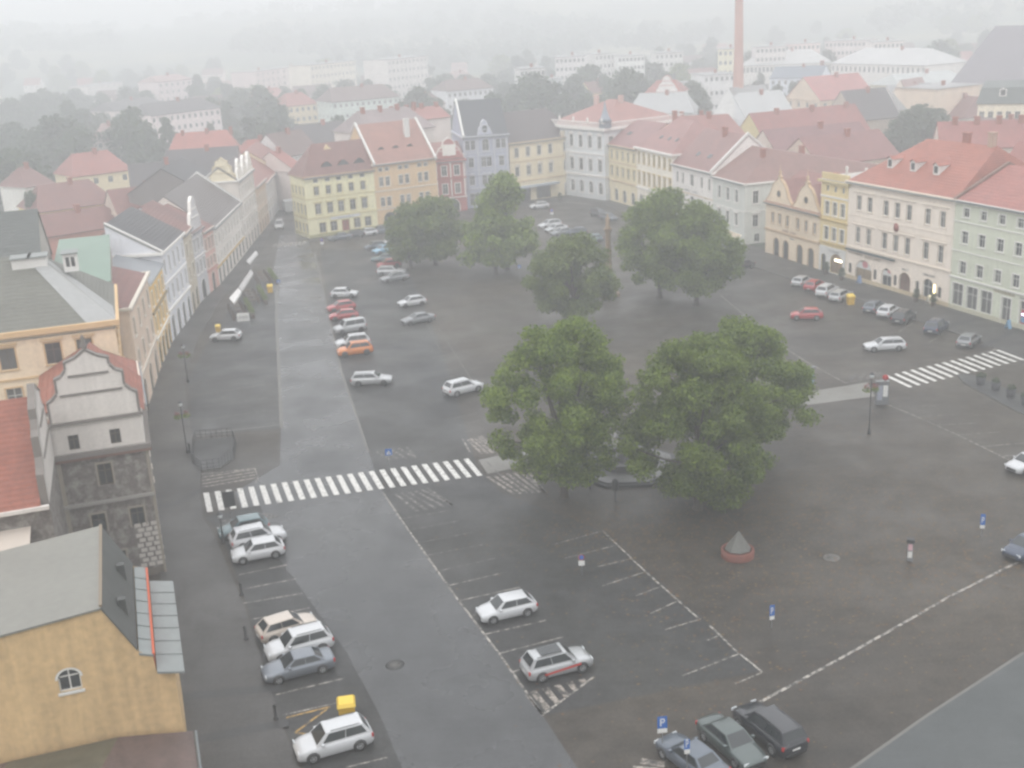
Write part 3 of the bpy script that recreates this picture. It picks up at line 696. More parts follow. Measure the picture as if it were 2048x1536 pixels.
# ------------------------------------------------------------------ cars
def paint_mat(name, col, rough=.25, metal=0.0):
    m, nt, b = new_mat(name); b.inputs['Base Color'].default_value = (*col, 1); b.inputs['Roughness'].default_value = rough
    b.inputs['Metallic'].default_value = metal; b.inputs['Coat Weight'].default_value = .6; b.inputs['Coat Roughness'].default_value = .08; return m
CP = {'mist': paint_mat('misty_blue_paint', (.17, .19, .22), .3, .3), 'white': paint_mat('white_paint', (.52, .53, .545)), 'cream': paint_mat('cream_paint', (.50, .44, .385)), 'silver': paint_mat('silver_paint', (.42, .43, .44), .3, .3),
      'pewter': paint_mat('grey_paint', (.20, .21, .22), .3, .3), 'slate': paint_mat('slate_paint', (.10, .12, .15), .3, .2), 'red': paint_mat('red_paint', (.36, .035, .04)),
      'orange': paint_mat('orange_paint', (.60, .19, .04)), 'black': paint_mat('black_paint', (.02, .022, .028)), 'navy': paint_mat('navy_paint', (.02, .035, .07)),
      'teal': paint_mat('teal_paint', (.10, .16, .175)), 'sky': paint_mat('light_blue_paint', (.25, .45, .60)), 'green': paint_mat('grey_green_paint', (.08, .10, .098), .3, .3)}
CGL = rough_mat('car_glass', (.025, .03, .033), .08, .2, 1, spec=.7)
TYRE = plain('tyre_rubber', (.02, .02, .02), .8); RIM = plain('alloy_rim', (.45, .46, .47), .35, .8); PLAST = plain('dark_plastic', (.03, .03, .032), .6)
HEADL = plain('headlamp_glass', (.65, .68, .70), .15); TAILL = plain('tail_lamp', (.40, .02, .02), .25); PLATE = plain('number_plate', (.7, .7, .68), .5)
# length, width, height, belt, bonnet z, cowl x, roof front x, roof rear x, tail glass foot x, tail z (x as a share of the length from the nose)
KIND = {'suv': (4.5, 1.86, 1.66, 1.02, .98, .245, .40, .88, .975, 1.0), 'hatch': (4.15, 1.78, 1.50, .94, .88, .245, .42, .83, .97, .95),
        'estate': (4.75, 1.82, 1.48, .95, .86, .27, .43, .90, .985, .95), 'sedan': (4.65, 1.80, 1.45, .94, .86, .27, .44, .72, .87, .98),
        'van': (4.4, 1.82, 1.84, 1.08, 1.02, .22, .33, .95, .985, 1.08), 'bigsuv': (4.85, 1.95, 1.76, 1.12, 1.04, .26, .42, .92, .985, 1.1)}
_cd = {}
def car_data(kind):
    if kind in _cd: return _cd[kind]
    Ln, W, H, ZB, ZH, xc, xr0, xr1, xt, ZT = KIND[kind]; hw = W / 2; body = PLAST; X = lambda s: Ln * (.5 - s)
    PM = CP['white']; b = MB()
    # lower body: cross sections from nose to tail
    st = [(0.0, .70, .32, .58), (.012, .79, .26, .68), (.045, .89, .22, ZH - .14), (.10, .955, .20, ZH - .05), (.18, 1.0, .19, ZH), (xc, 1.0, .19, ZB - .03), (.42, 1.0, .19, ZB), (.62, 1.0, .19, ZB),
          (.80, 1.0, .19, ZB + .01), (.90, .985, .2, (ZB + ZT) / 2 + .01), (.96, .95, .24, ZT), (.99, .89, .30, ZT - .06), (1.0, .80, .36, ZT - .25)]
    V = []; n = 12
    for s, k, z0, z1 in st:
        y = hw * k; c = min(.12, (z1 - z0) * .2); zm = z0 + (z1 - z0) * .55
        ring = [(-y * .88, z0), (-y * .97, z0 + c * .8), (-y, zm), (-y * .97, z1 - c), (-y * .87, z1 - c * .15), (-y * .5, z1 + .02), (y * .5, z1 + .02), (y * .87, z1 - c * .15), (y * .97, z1 - c), (y, zm), (y * .97, z0 + c * .8), (y * .88, z0)]
        V += [(X(s), yy, zz) for yy, zz in ring]
    F = []
    for i in range(len(st) - 1):
        for j in range(n): k = (j + 1) % n; F.append((i * n + j, (i + 1) * n + j, (i + 1) * n + k, i * n + k))
    b.mesh(V, F, PM, True); b.mesh(V[:n], [tuple(range(n))], PM); b.mesh(V[-n:], [tuple(range(n))[::-1]], PM)
    # cabin frame (pillars and roof), glass panes are parts
    r0, r1 = X(xr0), X(xr1); c0, c1 = X(xc), X(xt); yb = hw * .90; yt = hw * .70; zr = H - .06
    low = [(c0, -yb, ZB - .05), (c0, yb, ZB - .05), (c1, yb, ZB - .02), (c1, -yb, ZB - .02)]
    up = [(r0, -yt, zr), (r0, yt, zr), (r1, yt, zr - .02), (r1, -yt, zr - .02)]
    b.mesh(low + up, [(0, 1, 5, 4), (1, 2, 6, 5), (2, 3, 7, 6), (3, 0, 4, 7)], PM)
    m = 8; RV = []
    for i in range(m + 1):
        t = i / m; x = r0 + (r1 - r0) * t; zz = zr - .02 * t + .055 * math.sin(math.pi * min(1, max(0, t * .9 + .08))) ** .6
        for j in range(5): u = j / 4 * 2 - 1; RV.append((x, yt * u, zz - .05 * u * u + (0 if abs(u) < 1 else -.002) if 0 < i < m else zr - .02 * t))
    b.mesh(RV, [(i * 5 + j, (i + 1) * 5 + j, (i + 1) * 5 + j + 1, i * 5 + j + 1) for i in range(m) for j in range(4)], PM, True)
    if kind in ('suv', 'bigsuv', 'estate'):
        for s in (-1, 1): b.tube((r0 - .25, s * yt * .93, zr + .05), (r1 + .2, s * yt * .93, zr + .04), .022, .022, PLAST, 6)
    d = {'body': b.data('body')}
    def lerp(P, u, v):
        a = Vector(P[0]).lerp(Vector(P[1]), u); c = Vector(P[3]).lerp(Vector(P[2]), u); return a.lerp(c, v)
    def pane(P, u0, u1, v0, v1, off):
        nn = (Vector(P[1]) - Vector(P[0])).cross(Vector(P[3]) - Vector(P[0])).normalized(); cc = sum((Vector(p) for p in P), Vector()) / 4
        if nn.dot(cc - Vector((X(.55), 0, ZB))) < 0: nn = -nn
        return [lerp(P, u, v) + nn * off for u, v in ((u0, v0), (u1, v0), (u1, v1), (u0, v1))]
    q = MB(); q.face(pane([low[0], low[1], up[1], up[0]], .05, .95, .10, .94, .012), CGL); d['windscreen'] = q.data('windscreen')
    q = MB(); q.face(pane([low[3], low[2], up[2], up[3]], .09, .91, .22, .90, .012), CGL); d['rear_window'] = q.data('rear_window')
    for s, nm in ((0, 'side_window_r'), (1, 'side_window_l')):
        P = [low[0], low[3], up[3], up[0]] if s == 0 else [low[1], low[2], up[2], up[1]]; q = MB()
        for u0, u1 in ((.09, .515), (.53, .93)): q.face(pane(P, u0, u1, .16, .90, .012), CGL)
        d[nm] = q.data('side_window')
    rw = .34 if kind in ('suv', 'bigsuv') else .315
    q = MB(); q.lathe([(rw * .62, -.10), (rw, -.085), (rw, .085), (rw * .62, .10)], TYRE, 20); d['wheel'] = q.data('wheel')
    q = MB(); q.lathe([(.05, .09), (rw * .62, .104), (rw * .60, .085)], RIM, 10, smooth=False)
    for k in range(5):
        a = 2 * math.pi * k / 5; q.tube((0, 0, .11), (rw * .58 * math.cos(a), rw * .58 * math.sin(a), .108), .03, .02, RIM, 4)
    d['rim'] = q.data('rim')
    q = MB(); q.lathe([(0.001, 0), (rw + .06, 0), (rw + .06, .012), (.001, .012)], PLAST, 20); d['arch'] = q.data('wheel_arch')
    def lamp(x, y0, y1, z0, z1, m, dx): qq = MB(); qq.box(x, x + dx, min(y0, y1), max(y0, y1), z0, z1, m); return qq.data('lamp')
    d['hl'] = [lamp(X(.035), s * hw * .52, s * hw * .90, ZH - .30, ZH - .14, HEADL, -.05) for s in (-1, 1)]
    for me in d['hl']: me.transform(Matrix.Translation((.075, 0, -.02)))
    d['tl'] = [lamp(X(.985), s * hw * .66, s * hw * .94, ZT - .32, ZT - .10, TAILL, .12) for s in (-1, 1)]
    for me in d['tl']: me.transform(Matrix.Translation((-.035, 0, 0)))
    q = MB(); q.box(X(0) - .02, X(0) + .012, -hw * .55, hw * .55, .34, .56, PLAST); d['grille'] = q.data('grille')
    q = MB(); q.box(X(1) - .012, X(1) + .02, -.26, .26, ZT - .48, ZT - .37, PLATE); d['plate'] = q.data('number_plate')
    q = MB(); q.box(X(1) - .02, X(1) + .05, -hw * .72, hw * .72, .30, .46, PLAST); d['bumper'] = q.data('rear_bumper')
    q = MB(); q.box(X(xc + .10), X(xc + .10) + .16, hw * .93, hw * .93 + .2, ZB - .04, ZB + .12, PM); d['mirror_l'] = q.data('mirror')
    q = MB(); q.box(X(xc + .10), X(xc + .10) + .16, -hw * .93 - .2, -hw * .93, ZB - .04, ZB + .12, PM); d['mirror_r'] = q.data('mirror')
    d['ws'] = [(X(.19), 1), (X(.19), -1), (X(.80), 1), (X(.80), -1)]; d['hw'] = hw; d['rw'] = rw
    _cd[kind] = d; return d
CARG = 'parked cars around the square'
def car(kind, colour, ctr, direc, label, group=CARG, name='parked_car', small=False, extra=None):
    d = car_data(kind); a = math.atan2(direc[1], direc[0]); t = thing(name, label, 'van' if kind == 'van' else 'car', (ctr[0], ctr[1], .02), a, group)
    def rec(o):
        m = CP[colour]
        for i, sl in enumerate(o.material_slots):
            if sl.material == CP['white']: sl.link = 'OBJECT'; sl.material = m
        return o
    rec(link('body', d['body'], t))
    for nm in ('windscreen', 'rear_window'): link(nm, d[nm], t)
    for nm in ('side_window_l', 'side_window_r'): link('side_window', d[nm], t)
    for x, s in d['ws']:
        wv = link('wheel', d['wheel'], t); wv.location = (x, s * (d['hw'] - .09), d['rw']); wv.rotation_euler = (-s * math.pi / 2, 0, 0)
        if not small: link('rim', d['rim'], wv)
        ar = link('wheel_arch', d['arch'], t); ar.location = (x, s * (d['hw'] - .012), d['rw'] + .03); ar.rotation_euler = (-s * math.pi / 2, 0, 0)
    for nm in ('grille', 'plate', 'bumper'): link({'plate': 'number_plate', 'bumper': 'rear_bumper'}.get(nm, nm), d[nm], t)
    for me in d['hl']: link('headlight', me, t)
    for me in d['tl']: link('tail_light', me, t)
    for k in ('mirror_l', 'mirror_r'): rec(link('mirror', d[k], t))
    return t
def car_w(kind, colour, F, R, label, **k):
    """F, R: photo pixels where the near front and rear wheels touch the ground"""
    f, r = G(*F), G(*R); u = (f - r).normalized(); mid = (f + r) / 2; n = Vector((-u.y, u.x, 0))
    if n.dot(mid) < 0: n = -n
    W = KIND[kind][1]; return car(kind, colour, mid + n * (W / 2 - .1), u, label, **k)
car_w('suv', 'white', (630, 1527), (720, 1501), 'white SUV parked nose left beside the yellow salt bin')
car_w('suv', 'white', (556, 1330), (655, 1303), 'white SUV with roof rails between the cream car and the slate blue car')
car_w('sedan', 'mist', (556, 1370), (650, 1346), 'slate blue car half hidden on the near side of a white SUV')
car_w('hatch', 'cream', (626, 1265), (540, 1291), 'cream beige hatchback parked nose towards the roadway')
car_w('hatch', 'white', (484, 1130), (556, 1116), 'white hatchback with its nose to the pavement, nearest of the three by the crossing')
car_w('suv', 'white', (556, 1088), (486, 1103), 'white SUV squeezed between the teal car and a white hatchback')
car_w('hatch', 'teal', (455, 1083), (528, 1068), 'dark teal car nearest to the left zebra crossing')
c7 = car_w('hatch', 'white', (987, 1249), (1056, 1233), 'clean white hatchback alone in the central parking bays')
c8 = car_w('suv', 'silver', (1167, 1344), (1081, 1366), 'silver SUV with a dark sunroof and a red stripe along its side')
q = MB(); q.box(-1.35, .05, -.48, .48, 0, .02, CGL); o = q.build('sunroof', c8); o.location = (.15, 0, 1.66)
q = MB(); RS = plain('red_stripe', (.5, .04, .03), .4)
q.mesh([(1.3, -.935, .62), (-1.3, -.935, .42), (-1.3, -.935, .56), (1.3, -.935, .78)], [(0, 1, 2, 3)], RS); q.build('side_stripe', c8)
car_w('sedan', 'slate', (1330, 1520), (1392, 1568), 'dark slate car cut off by the bottom edge, below the blue parking sign')
car_w('sedan', 'green', (1466, 1533), (1414, 1487), 'grey green saloon parked between the dark slate car and the black SUV')
car_w('bigsuv', 'black', (1485, 1461), (1540, 1507), 'large black SUV with bright roof rails at the end of the near row')
car_w('hatch', 'white', (2046, 952), (2096, 938), 'white car cut off by the right edge beside the bay lines')
car_w('hatch', 'navy', (2046, 1128), (2100, 1104), 'navy car cut off by the right edge at the end of the long white line')
car_w('estate', 'white', (1751.5, 704.5), (1794, 702.5), 'white estate car driving past the right zebra crossing', name='moving_car', group=None)
car_w('hatch', 'red', (1597, 641), (1630, 641), 'red and dark car driving below the row parked by the hotel', name='moving_car', group=None)
car_w('sedan', 'black', (1477, 543), (1503, 537), 'dark saloon parked alone beside the arcaded two-gable house')
vd = G(1826, 645.6) - G(1810, 656)
for kd, cl, px, lb in (('hatch', 'silver', (1604, 571), 'pale silver car, far end of the row before the arcades'), ('hatch', 'red', (1629, 579), 'red hatchback between two pale cars in the right row'),
                   ('suv', 'white', (1654, 590), 'white SUV next to the red hatchback in the right row'), ('estate', 'silver', (1681, 599), 'silver grey estate car beside the yellow salt bin in the right row'),
                   ('hatch', 'slate', (1748, 622), 'dark slate car left of the white car before the hotel door'), ('hatch', 'white', (1776, 631), 'white hatchback between two dark cars before the hotel'),
                   ('suv', 'black', (1807, 643), 'black SUV right of the white hatchback before the hotel'), ('suv', 'navy', (1872, 663), 'dark navy SUV parked apart before the pale green house'),
                   ('hatch', 'pewter', (1937, 690), 'dark grey car parked closest to the right zebra crossing')):
    car(kd, cl, G(*px), vd, lb, small=True)
car_w('hatch', 'white', (705, 596), (669.5, 597), 'white hatchback at the far end of the left column of bays', small=True)
car_w('hatch', 'red', (668, 626), (703, 621), 'red car, the farther of the two red ones side by side', small=True)
car_w('hatch', 'red', (670, 643), (708, 639), 'red car, the nearer of the two red ones, next to the silver van', small=True)
car_w('van', 'silver', (683.5, 670), (725, 663), 'silver grey high-roofed van between red and white cars', small=True)
car_w('suv', 'white', (688, 699), (728, 694), 'white SUV hidden behind the orange car', small=True)
car_w('suv', 'orange', (689, 715), (736, 709), 'bright orange SUV at the carriageway edge', small=True)
car_w('estate', 'silver', (764, 771), (721, 773), 'pale silver estate car alone between the orange car and the faded hatching', small=True)
car_w('hatch', 'white', (812, 616), (844, 611), 'off-white car, farther of the two under the edge of the trees', small=True)
car_w('sedan', 'pewter', (824, 651), (858, 645), 'dull grey saloon, nearer of the two beside the tree line', small=True)
car_w('suv', 'white', (958.6, 783), (911, 795), 'white SUV parked by the edge line left of the large leafy tree')
car_w('hatch', 'white', (431, 684), (469, 682), 'white car with its nose to the left pavement below the terraces', small=True)
for kd, cl, F, R, lb in (('hatch', 'white', (774, 493), (797, 490), 'white car in the far bays, last before the pub front'), ('hatch', 'sky', (762, 509), (782, 505), 'small light blue car in the far bays'),
                     ('sedan', 'teal', (753, 526), (785, 524), 'long dark teal car beside the light blue one'), ('hatch', 'red', (766, 538), (793, 535), 'red car showing only its roof behind a silver one'),
                     ('estate', 'silver', (797, 551), (766, 552), 'silver estate car in the far bays before the red roof'), ('sedan', 'pewter', (779, 566), (806, 562), 'dim grey saloon nearest of the far bays'),
                     ('hatch', 'slate', (742, 501), (764, 498), 'dark car in the far bays, left of the white one'), ('suv', 'slate', (752, 470), (778, 467), 'dark SUV parked against the orange beige house'),
                     ('hatch', 'white', (726, 474), (748, 471), 'white car at the foot of the pale yellow pub'), ('hatch', 'black', (699, 478), (722, 475), 'black car at the foot of the pale yellow pub, right of its door'),
                     ('sedan', 'slate', (670, 483), (695, 480), 'dark saloon right under the red door of the pub'),
                     ('hatch', 'white', (1070, 419), (1091, 417), 'white hatchback passing before the cream corner house'), ('suv', 'white', (1090, 459), (1118, 455), 'bright white SUV in the far bays beside a silver saloon'),
                     ('sedan', 'silver', (1102, 467), (1132, 462), 'silver saloon close beside the bright white SUV'), ('sedan', 'pewter', (1114, 474), (1142, 470), 'grey saloon half hidden by a treetop beside the silver one'),
                     ('hatch', 'navy', (1142, 473), (1167, 471), 'navy car right of the silver and grey saloons'), ('hatch', 'teal', (1172, 487), (1198, 485), 'dark green car by the tall tree crown'),
                     ('suv', 'black', (1203, 438), (1180, 432), 'black SUV in the far corner, left of its dark neighbour'), ('hatch', 'slate', (1222, 444), (1200, 440), 'dark car in the far corner partly behind the tall tree'),
                     ('hatch', 'slate', (590, 410), (592, 403), 'dark car far up the narrow street')):
    car_w(kd, cl, F, R, lb, small=True)
car_w('van', 'white', (566, 461), (569, 452), 'small white van with red rear entering the narrow street', name='moving_van', small=True, group=None)
# box truck up the street
t = thing('box_truck', 'grey box truck standing far up the narrow street', 'truck', G(579, 427), math.atan2(LD.y, LD.x)); q = MB(); TB = plain('truck_box', (.42, .43, .43), .5)
q.box(-2.4, 1.4, -1.05, 1.05, .75, 3.0, TB); q.build('cargo_box', t); q = MB()
q.mesh([(1.5, -1, .5), (3.0, -1, .5), (3.05, -1, 1.4), (2.6, -1, 2.3), (1.5, -1, 2.4), (1.5, 1, .5), (3.0, 1, .5), (3.05, 1, 1.4), (2.6, 1, 2.3), (1.5, 1, 2.4)],
       [(0, 1, 2, 3, 4), (9, 8, 7, 6, 5), (0, 5, 6, 1), (1, 6, 7, 2), (2, 7, 8, 3), (3, 8, 9, 4), (4, 9, 5, 0)], CP['white']); q.build('cab', t)
q = MB(); q.mesh([(3.03, -.85, 1.45), (3.03, .85, 1.45), (2.65, .8, 2.25), (2.65, -.8, 2.25)], [(0, 1, 2, 3)], CGL); q.build('windscreen', t)
for x in (-1.6, 2.1):
    for s in (-1, 1):
        o = link('wheel', car_data('suv')['wheel'], t); o.location = (x, s * .95, .42); o.scale = (1.25,) * 3; o.rotation_euler = (-s * math.pi / 2, 0, 0)
# ------------------------------------------------------------------ street furniture
GREYM = plain('grey_enamel', (.16, .165, .17), .5); BLUE = plain('sign_blue', (.02, .12, .42), .4); SWHITE = plain('sign_white', (.68, .68, .66), .5)
YEL = rough_mat('yellow_plastic', (.62, .38, .02), .5, .15, 2); REDS = plain('sign_red', (.42, .03, .03), .45); FOL = LEAFD
def sign_post(px, label, h, kind='parking', rz=0.0, name='traffic_sign', s=.55, h2=.75, group=None):
    t = thing(name, label, 'sign', G(*px), rz, group); q = MB(); q.tube((0, 0, 0), (0, 0, h), .035, .035, POLE, 8); q.build('post', t)
    q = MB()
    if kind == 'parking':
        q.box(-s / 2, s / 2, -.05, -.036, h - h2, h, BLUE); pl = q.build('sign_plate', t)
        z_ = h - h2 + .14 * h2 / .75; u_ = s / .55; q = MB(); q.box(-.13 * u_, -.05 * u_, -.058, -.051, z_, z_ + .48, SWHITE); q.box(-.05 * u_, .1 * u_, -.058, -.051, z_ + .41, z_ + .48, SWHITE); q.box(-.05 * u_, .1 * u_, -.058, -.051, z_ + .2, z_ + .27, SWHITE); q.box(.07 * u_, .14 * u_, -.059, -.052, z_ + .24, z_ + .44, SWHITE); q.build('lettering', pl)
        q = MB(); q.box(-s / 2, s / 2, -.05, -.036, h - h2 - .3, h - h2 - .03, SWHITE); q.build('sub_plate', t)
    elif kind == 'back':
        q.box(-s / 2, s / 2, -.05, -.036, h - h2, h, DARKMETAL); q.build('sign_plate', t)
    elif kind == 'round':
        n = 20; P = [(s / 2 * math.cos(2 * math.pi * i / n), -.045, h - s / 2 + s / 2 * math.sin(2 * math.pi * i / n)) for i in range(n)]
        q.face(P, REDS); q.face([(x * .78, y - .004, h - s / 2 + (z - h + s / 2) * .78) for x, y, z in P], BLUE); q.build('sign_plate', t)
        q = MB(); q.box(-s / 2, s / 2, -.05, -.036, h - s - .45, h - s - .05, SWHITE); q.build('sub_plate', t)
    elif kind == 'crossing':
        q.box(-s / 2, s / 2, -.05, -.036, h - s, h, BLUE); q.mesh([(-s * .34, -.055, h - s * .85), (s * .34, -.055, h - s * .85), (0, -.055, h - s * .2)], [(0, 1, 2)], SWHITE)
        q.mesh([(-.02, -.058, h - s * .8), (.1, -.058, h - s * .8), (.0, -.058, h - s * .4)], [(0, 1, 2)], DARKMETAL); q.build('sign_plate', t)
    return t
SG = 'blue signs on posts'
sign_post((1325, 1512), 'blue parking sign on a post above the dark slate car', 2.6, 'parking', .1, group=SG)
sign_post((1374, 1560), 'blue parking sign seen over the roof of the dark slate car', 2.6, 'parking', .1, group=SG, s=.3, h2=.6)
sign_post((1543, 1256), 'low blue and white sign post on the open square nearest the bays', 1.75, 'parking', .2, s=.34, h2=.8, group=SG)
sign_post((1963, 1073), 'low blue and white sign post on the open square near the right edge', 1.9, 'parking', -.3, s=.34, h2=.9, group=SG)
sign_post((1164, 1150), 'purple and blue round no-stopping sign in the empty central bays', 1.7, 'round', 0, s=.45)
sign_post((781, 948), 'blue square pedestrian crossing sign above the left zebra', 2.5, 'crossing', .1, s=.62)
sign_post((1040, 560), 'blue crossing sign under the slender tree', 2.4, 'crossing', .1, s=.5)
sign_post((466, 1060), 'large dark sign board on a post, hiding a stripe of the left zebra', 3.5, 'back', .25, s=.95, h2=1.35)
sign_post((646, 505), 'red and white signs on a post before the pub', 2.6, 'round', 0, s=.6)
sign_post((1104, 437), 'small red round sign in the far traffic lane', 2.0, 'round', 0, s=.7)
sign_post((560, 592), 'pale blue sign on a post at the carriageway edge', 2.6, 'crossing', .1, s=.55)
# ticket machine, info pillar
t = thing('ticket_machine', 'grey and pink ticket machine with a dark cap standing on the open square', 'machine', G(1819, 1121), -.3); q = MB()
q.box(-.2, .2, -.15, .15, 0, 1.5, GREYM); q.build('cabinet', t); q = MB(); q.box(-.28, .28, -.24, .2, 1.52, 1.78, DARKMETAL); q.build('hood', t)
q = MB(); q.box(-.15, .15, -.165, -.152, .9, 1.4, plain('pink_panel', (.6, .38, .42), .5)); q.build('panel', t); q = MB(); q.box(-.15, .15, -.165, -.152, .3, .8, SWHITE); q.build('notice', t)
t = thing('ticket_machine', 'slim blue and grey ticket machine beside the long edge line near the tree', 'machine', G(1624, 768), .2); q = MB()
q.box(-.16, .16, -.13, .13, 0, 1.6, plain('blue_enamel', (.16, .25, .36), .5)); q.build('cabinet', t); q = MB(); q.box(-.3, .3, -.3, .3, 1.9, 2.0, GREYM); q.tube((0, 0, 1.6), (0, 0, 1.92), .03, .03, POLE); q.build('solar_panel', t)
t = thing('information_pillar', 'dark information pillar with a red top at the end of the stone path', 'sign', G(1763, 808), -.2); q = MB()
q.box(-.62, .62, -.28, .28, 0, 2.35, rough_mat('grey_board', (.13, .135, .145), .5, .3, 3)); q.build('case', t); q = MB(); q.box(-.66, .66, -.32, .32, 2.37, 2.5, GREYM); q.build('cap', t)
q = MB(); q.lathe([(.02, -.04), (.3, -.04), (.3, .04), (.02, .04)], REDS, 20); o = q.build('red_disc', t); o.location = (.25, 0, 2.85); o.rotation_euler = (math.pi / 2, 0, 0)
q = MB(); q.box(-.5, .0, -.30, -.285, .5, 2.1, plain('poster_paper', (.28, .30, .36), .6)); q.box(.06, .52, -.30, -.285, .9, 2.1, SWHITE); q.build('poster', t)
# lamp posts with hanging flower baskets
def basket_post(px, h, label, basket=True):
    t = thing('lamp_post', label, 'lamp post', G(*px), random.random(), 'slim lamp posts with flower baskets'); q = MB()
    q.lathe([(.16, 0), (.16, .35), (.09, .5), (.07, .8)], DARKMETAL, 10); q.tube((0, 0, .8), (0, 0, h), .06, .045, DARKMETAL, 8); q.build('pole', t)
    q = MB(); q.lathe([(.05, h), (.2, h + .1), (.22, h + .35), (.08, h + .5)], HEADL, 10); l = q.build('lantern', t); q = MB(); q.lathe([(.26, h + .36), (.05, h + .58)], DARKMETAL, 10); q.build('cap', l)
    if basket:
        me = crown_data(int(px[0]), [(.42, 0, h * .80, .36), (-.42, 0, h * .80, .36)], 260, .07, LEAF); fb = link('flower_basket', me, t)
        me = crown_data(int(px[0]) + 1, [(.42, 0, h * .86, .3), (-.42, 0, h * .86, .3)], 120, .07, plain('red_flowers', (.22, .05, .05), .6)); link('flowers', me, fb)
basket_post((1738, 868), 5.6, 'dark lamp post with red and green flower baskets at the stone path end')
basket_post((376, 765), 4.2, 'lamp post with reddish flower basket on the left pavement, farthest')
basket_post((375, 908), 5.0, 'lamp post with dark baskets beside the round-cornered railing')
basket_post((447, 1086), 2.2, 'short dark post at the kerb by the teal car', False)
for i, (x, y) in enumerate([(483, 1190), (492, 1278), (552, 1438), (380, 905)]):
    t = thing('bollard', ['dark bollard at the kerb below the empty left bays', 'dark bollard at the kerb by the cream car', 'dark bollard at the kerb near the yellow zigzag line', 'dark bollard beside the fenced terrace'][i], 'bollard', G(x, y, .11), 0, 'kerb bollards')
    q = MB(); q.lathe([(.16, 0), (.16, .1), (.1, .15), (.09, .85), (.13, .9), (.02, 1.05)], DARKMETAL, 12); q.build('shaft', t)
for i, (x, y, lb) in enumerate([(1961, 768, 'first'), (1991, 779, 'second'), (2021, 793, 'third'), (2051, 808, 'fourth')]):
    t = thing('flower_tub', lb + ' dark round flower tub from the zebra crossing', 'planter', G(x, y, .15), 0, 'dark flower tubs at the right')
    q = MB(); q.lathe([(.38, 0), (.52, .85), (.46, .85), (.42, .7)], rough_mat('dark_tub', (.05, .05, .055), .7, .3, 3), 16); q.build('tub', t)
    link('plants', crown_data(90 + i, [(0, 0, .95, .42)], 160, .08, LEAFD), t)
flatp = [G(1915, 750), G(1945, 752), G(2060, 800), G(2100, 830), G(2090, 850), G(2030, 822), G(1960, 785), G(1925, 765)]
raised('kerb_island', flatp, BANDM, .15)
# salt bins
for px, lb, s in (((696, 1441), 'large yellow salt bin with a pale lid beside the near white SUV', 1.15), ((1701, 609), 'yellow salt bin after the silver estate in the right row', 1.1),
                  ((541, 585), 'yellow salt bin at the end of the market terraces', 1.0), ((437, 664), 'small yellow salt bin behind the white car at the left kerb', .8), ((347, 661), 'small yellow bin at the foot of the arcade wall', .6)):
    t = thing('salt_bin', lb, 'bin', G(*px), .15, 'yellow grit bins'); q = MB()
    q.mesh([(x * s, y * s, z * s) for x, y, z in ((-.38, -.3, 0), (.38, -.3, 0), (.38, .3, 0), (-.38, .3, 0), (-.44, -.36, 1.0), (.44, -.36, 1.0), (.44, .36, 1.15), (-.44, .36, 1.15))], [(0, 1, 5, 4), (1, 2, 6, 5), (2, 3, 7, 6), (3, 0, 4, 7), (4, 5, 6, 7)], YEL); q.build('tub', t)
    q = MB(); q.mesh([(x * s, y * s, z * s) for x, y, z in ((-.48, -.42, 1.02), (.48, -.42, 1.02), (.48, .4, 1.18), (-.48, .4, 1.18), (-.38, -.3, 1.2), (.38, -.3, 1.2), (.38, .3, 1.32), (-.38, .3, 1.32))], [(0, 1, 5, 4), (1, 2, 6, 5), (2, 3, 7, 6), (3, 0, 4, 7), (4, 5, 6, 7)], plain('yellow_lid', (.72, .5, .06), .5)); q.build('lid', t)
# low round brick wall with a conical cover
t = thing('round_brick_shaft', 'low round red brick wall with a grey conical cover on the open square', 'shaft', (16.4, 78.7, 0)); q = MB()
RB = rough_mat('red_brick', (.15, .05, .035), .8, .3, 5); q.lathe([(1.25, 0), (1.25, .62), (1.05, .62), (1.05, .2)], RB, 28, (0, 0, 0)); q.build('brick_ring', t)
q = MB(); n = 8; ap = (.1, .1, 2.05); R = 1.0
for i in range(n):
    a0, a1 = 2 * math.pi * i / n, 2 * math.pi * (i + 1) / n; q.face([(R * math.cos(a0), R * math.sin(a0), .66), (R * math.cos(a1), R * math.sin(a1), .66), ap], rough_mat('weathered_sheet', (.10, .10, .09), .6, .25, 2))
q.build('cone_cover', t)
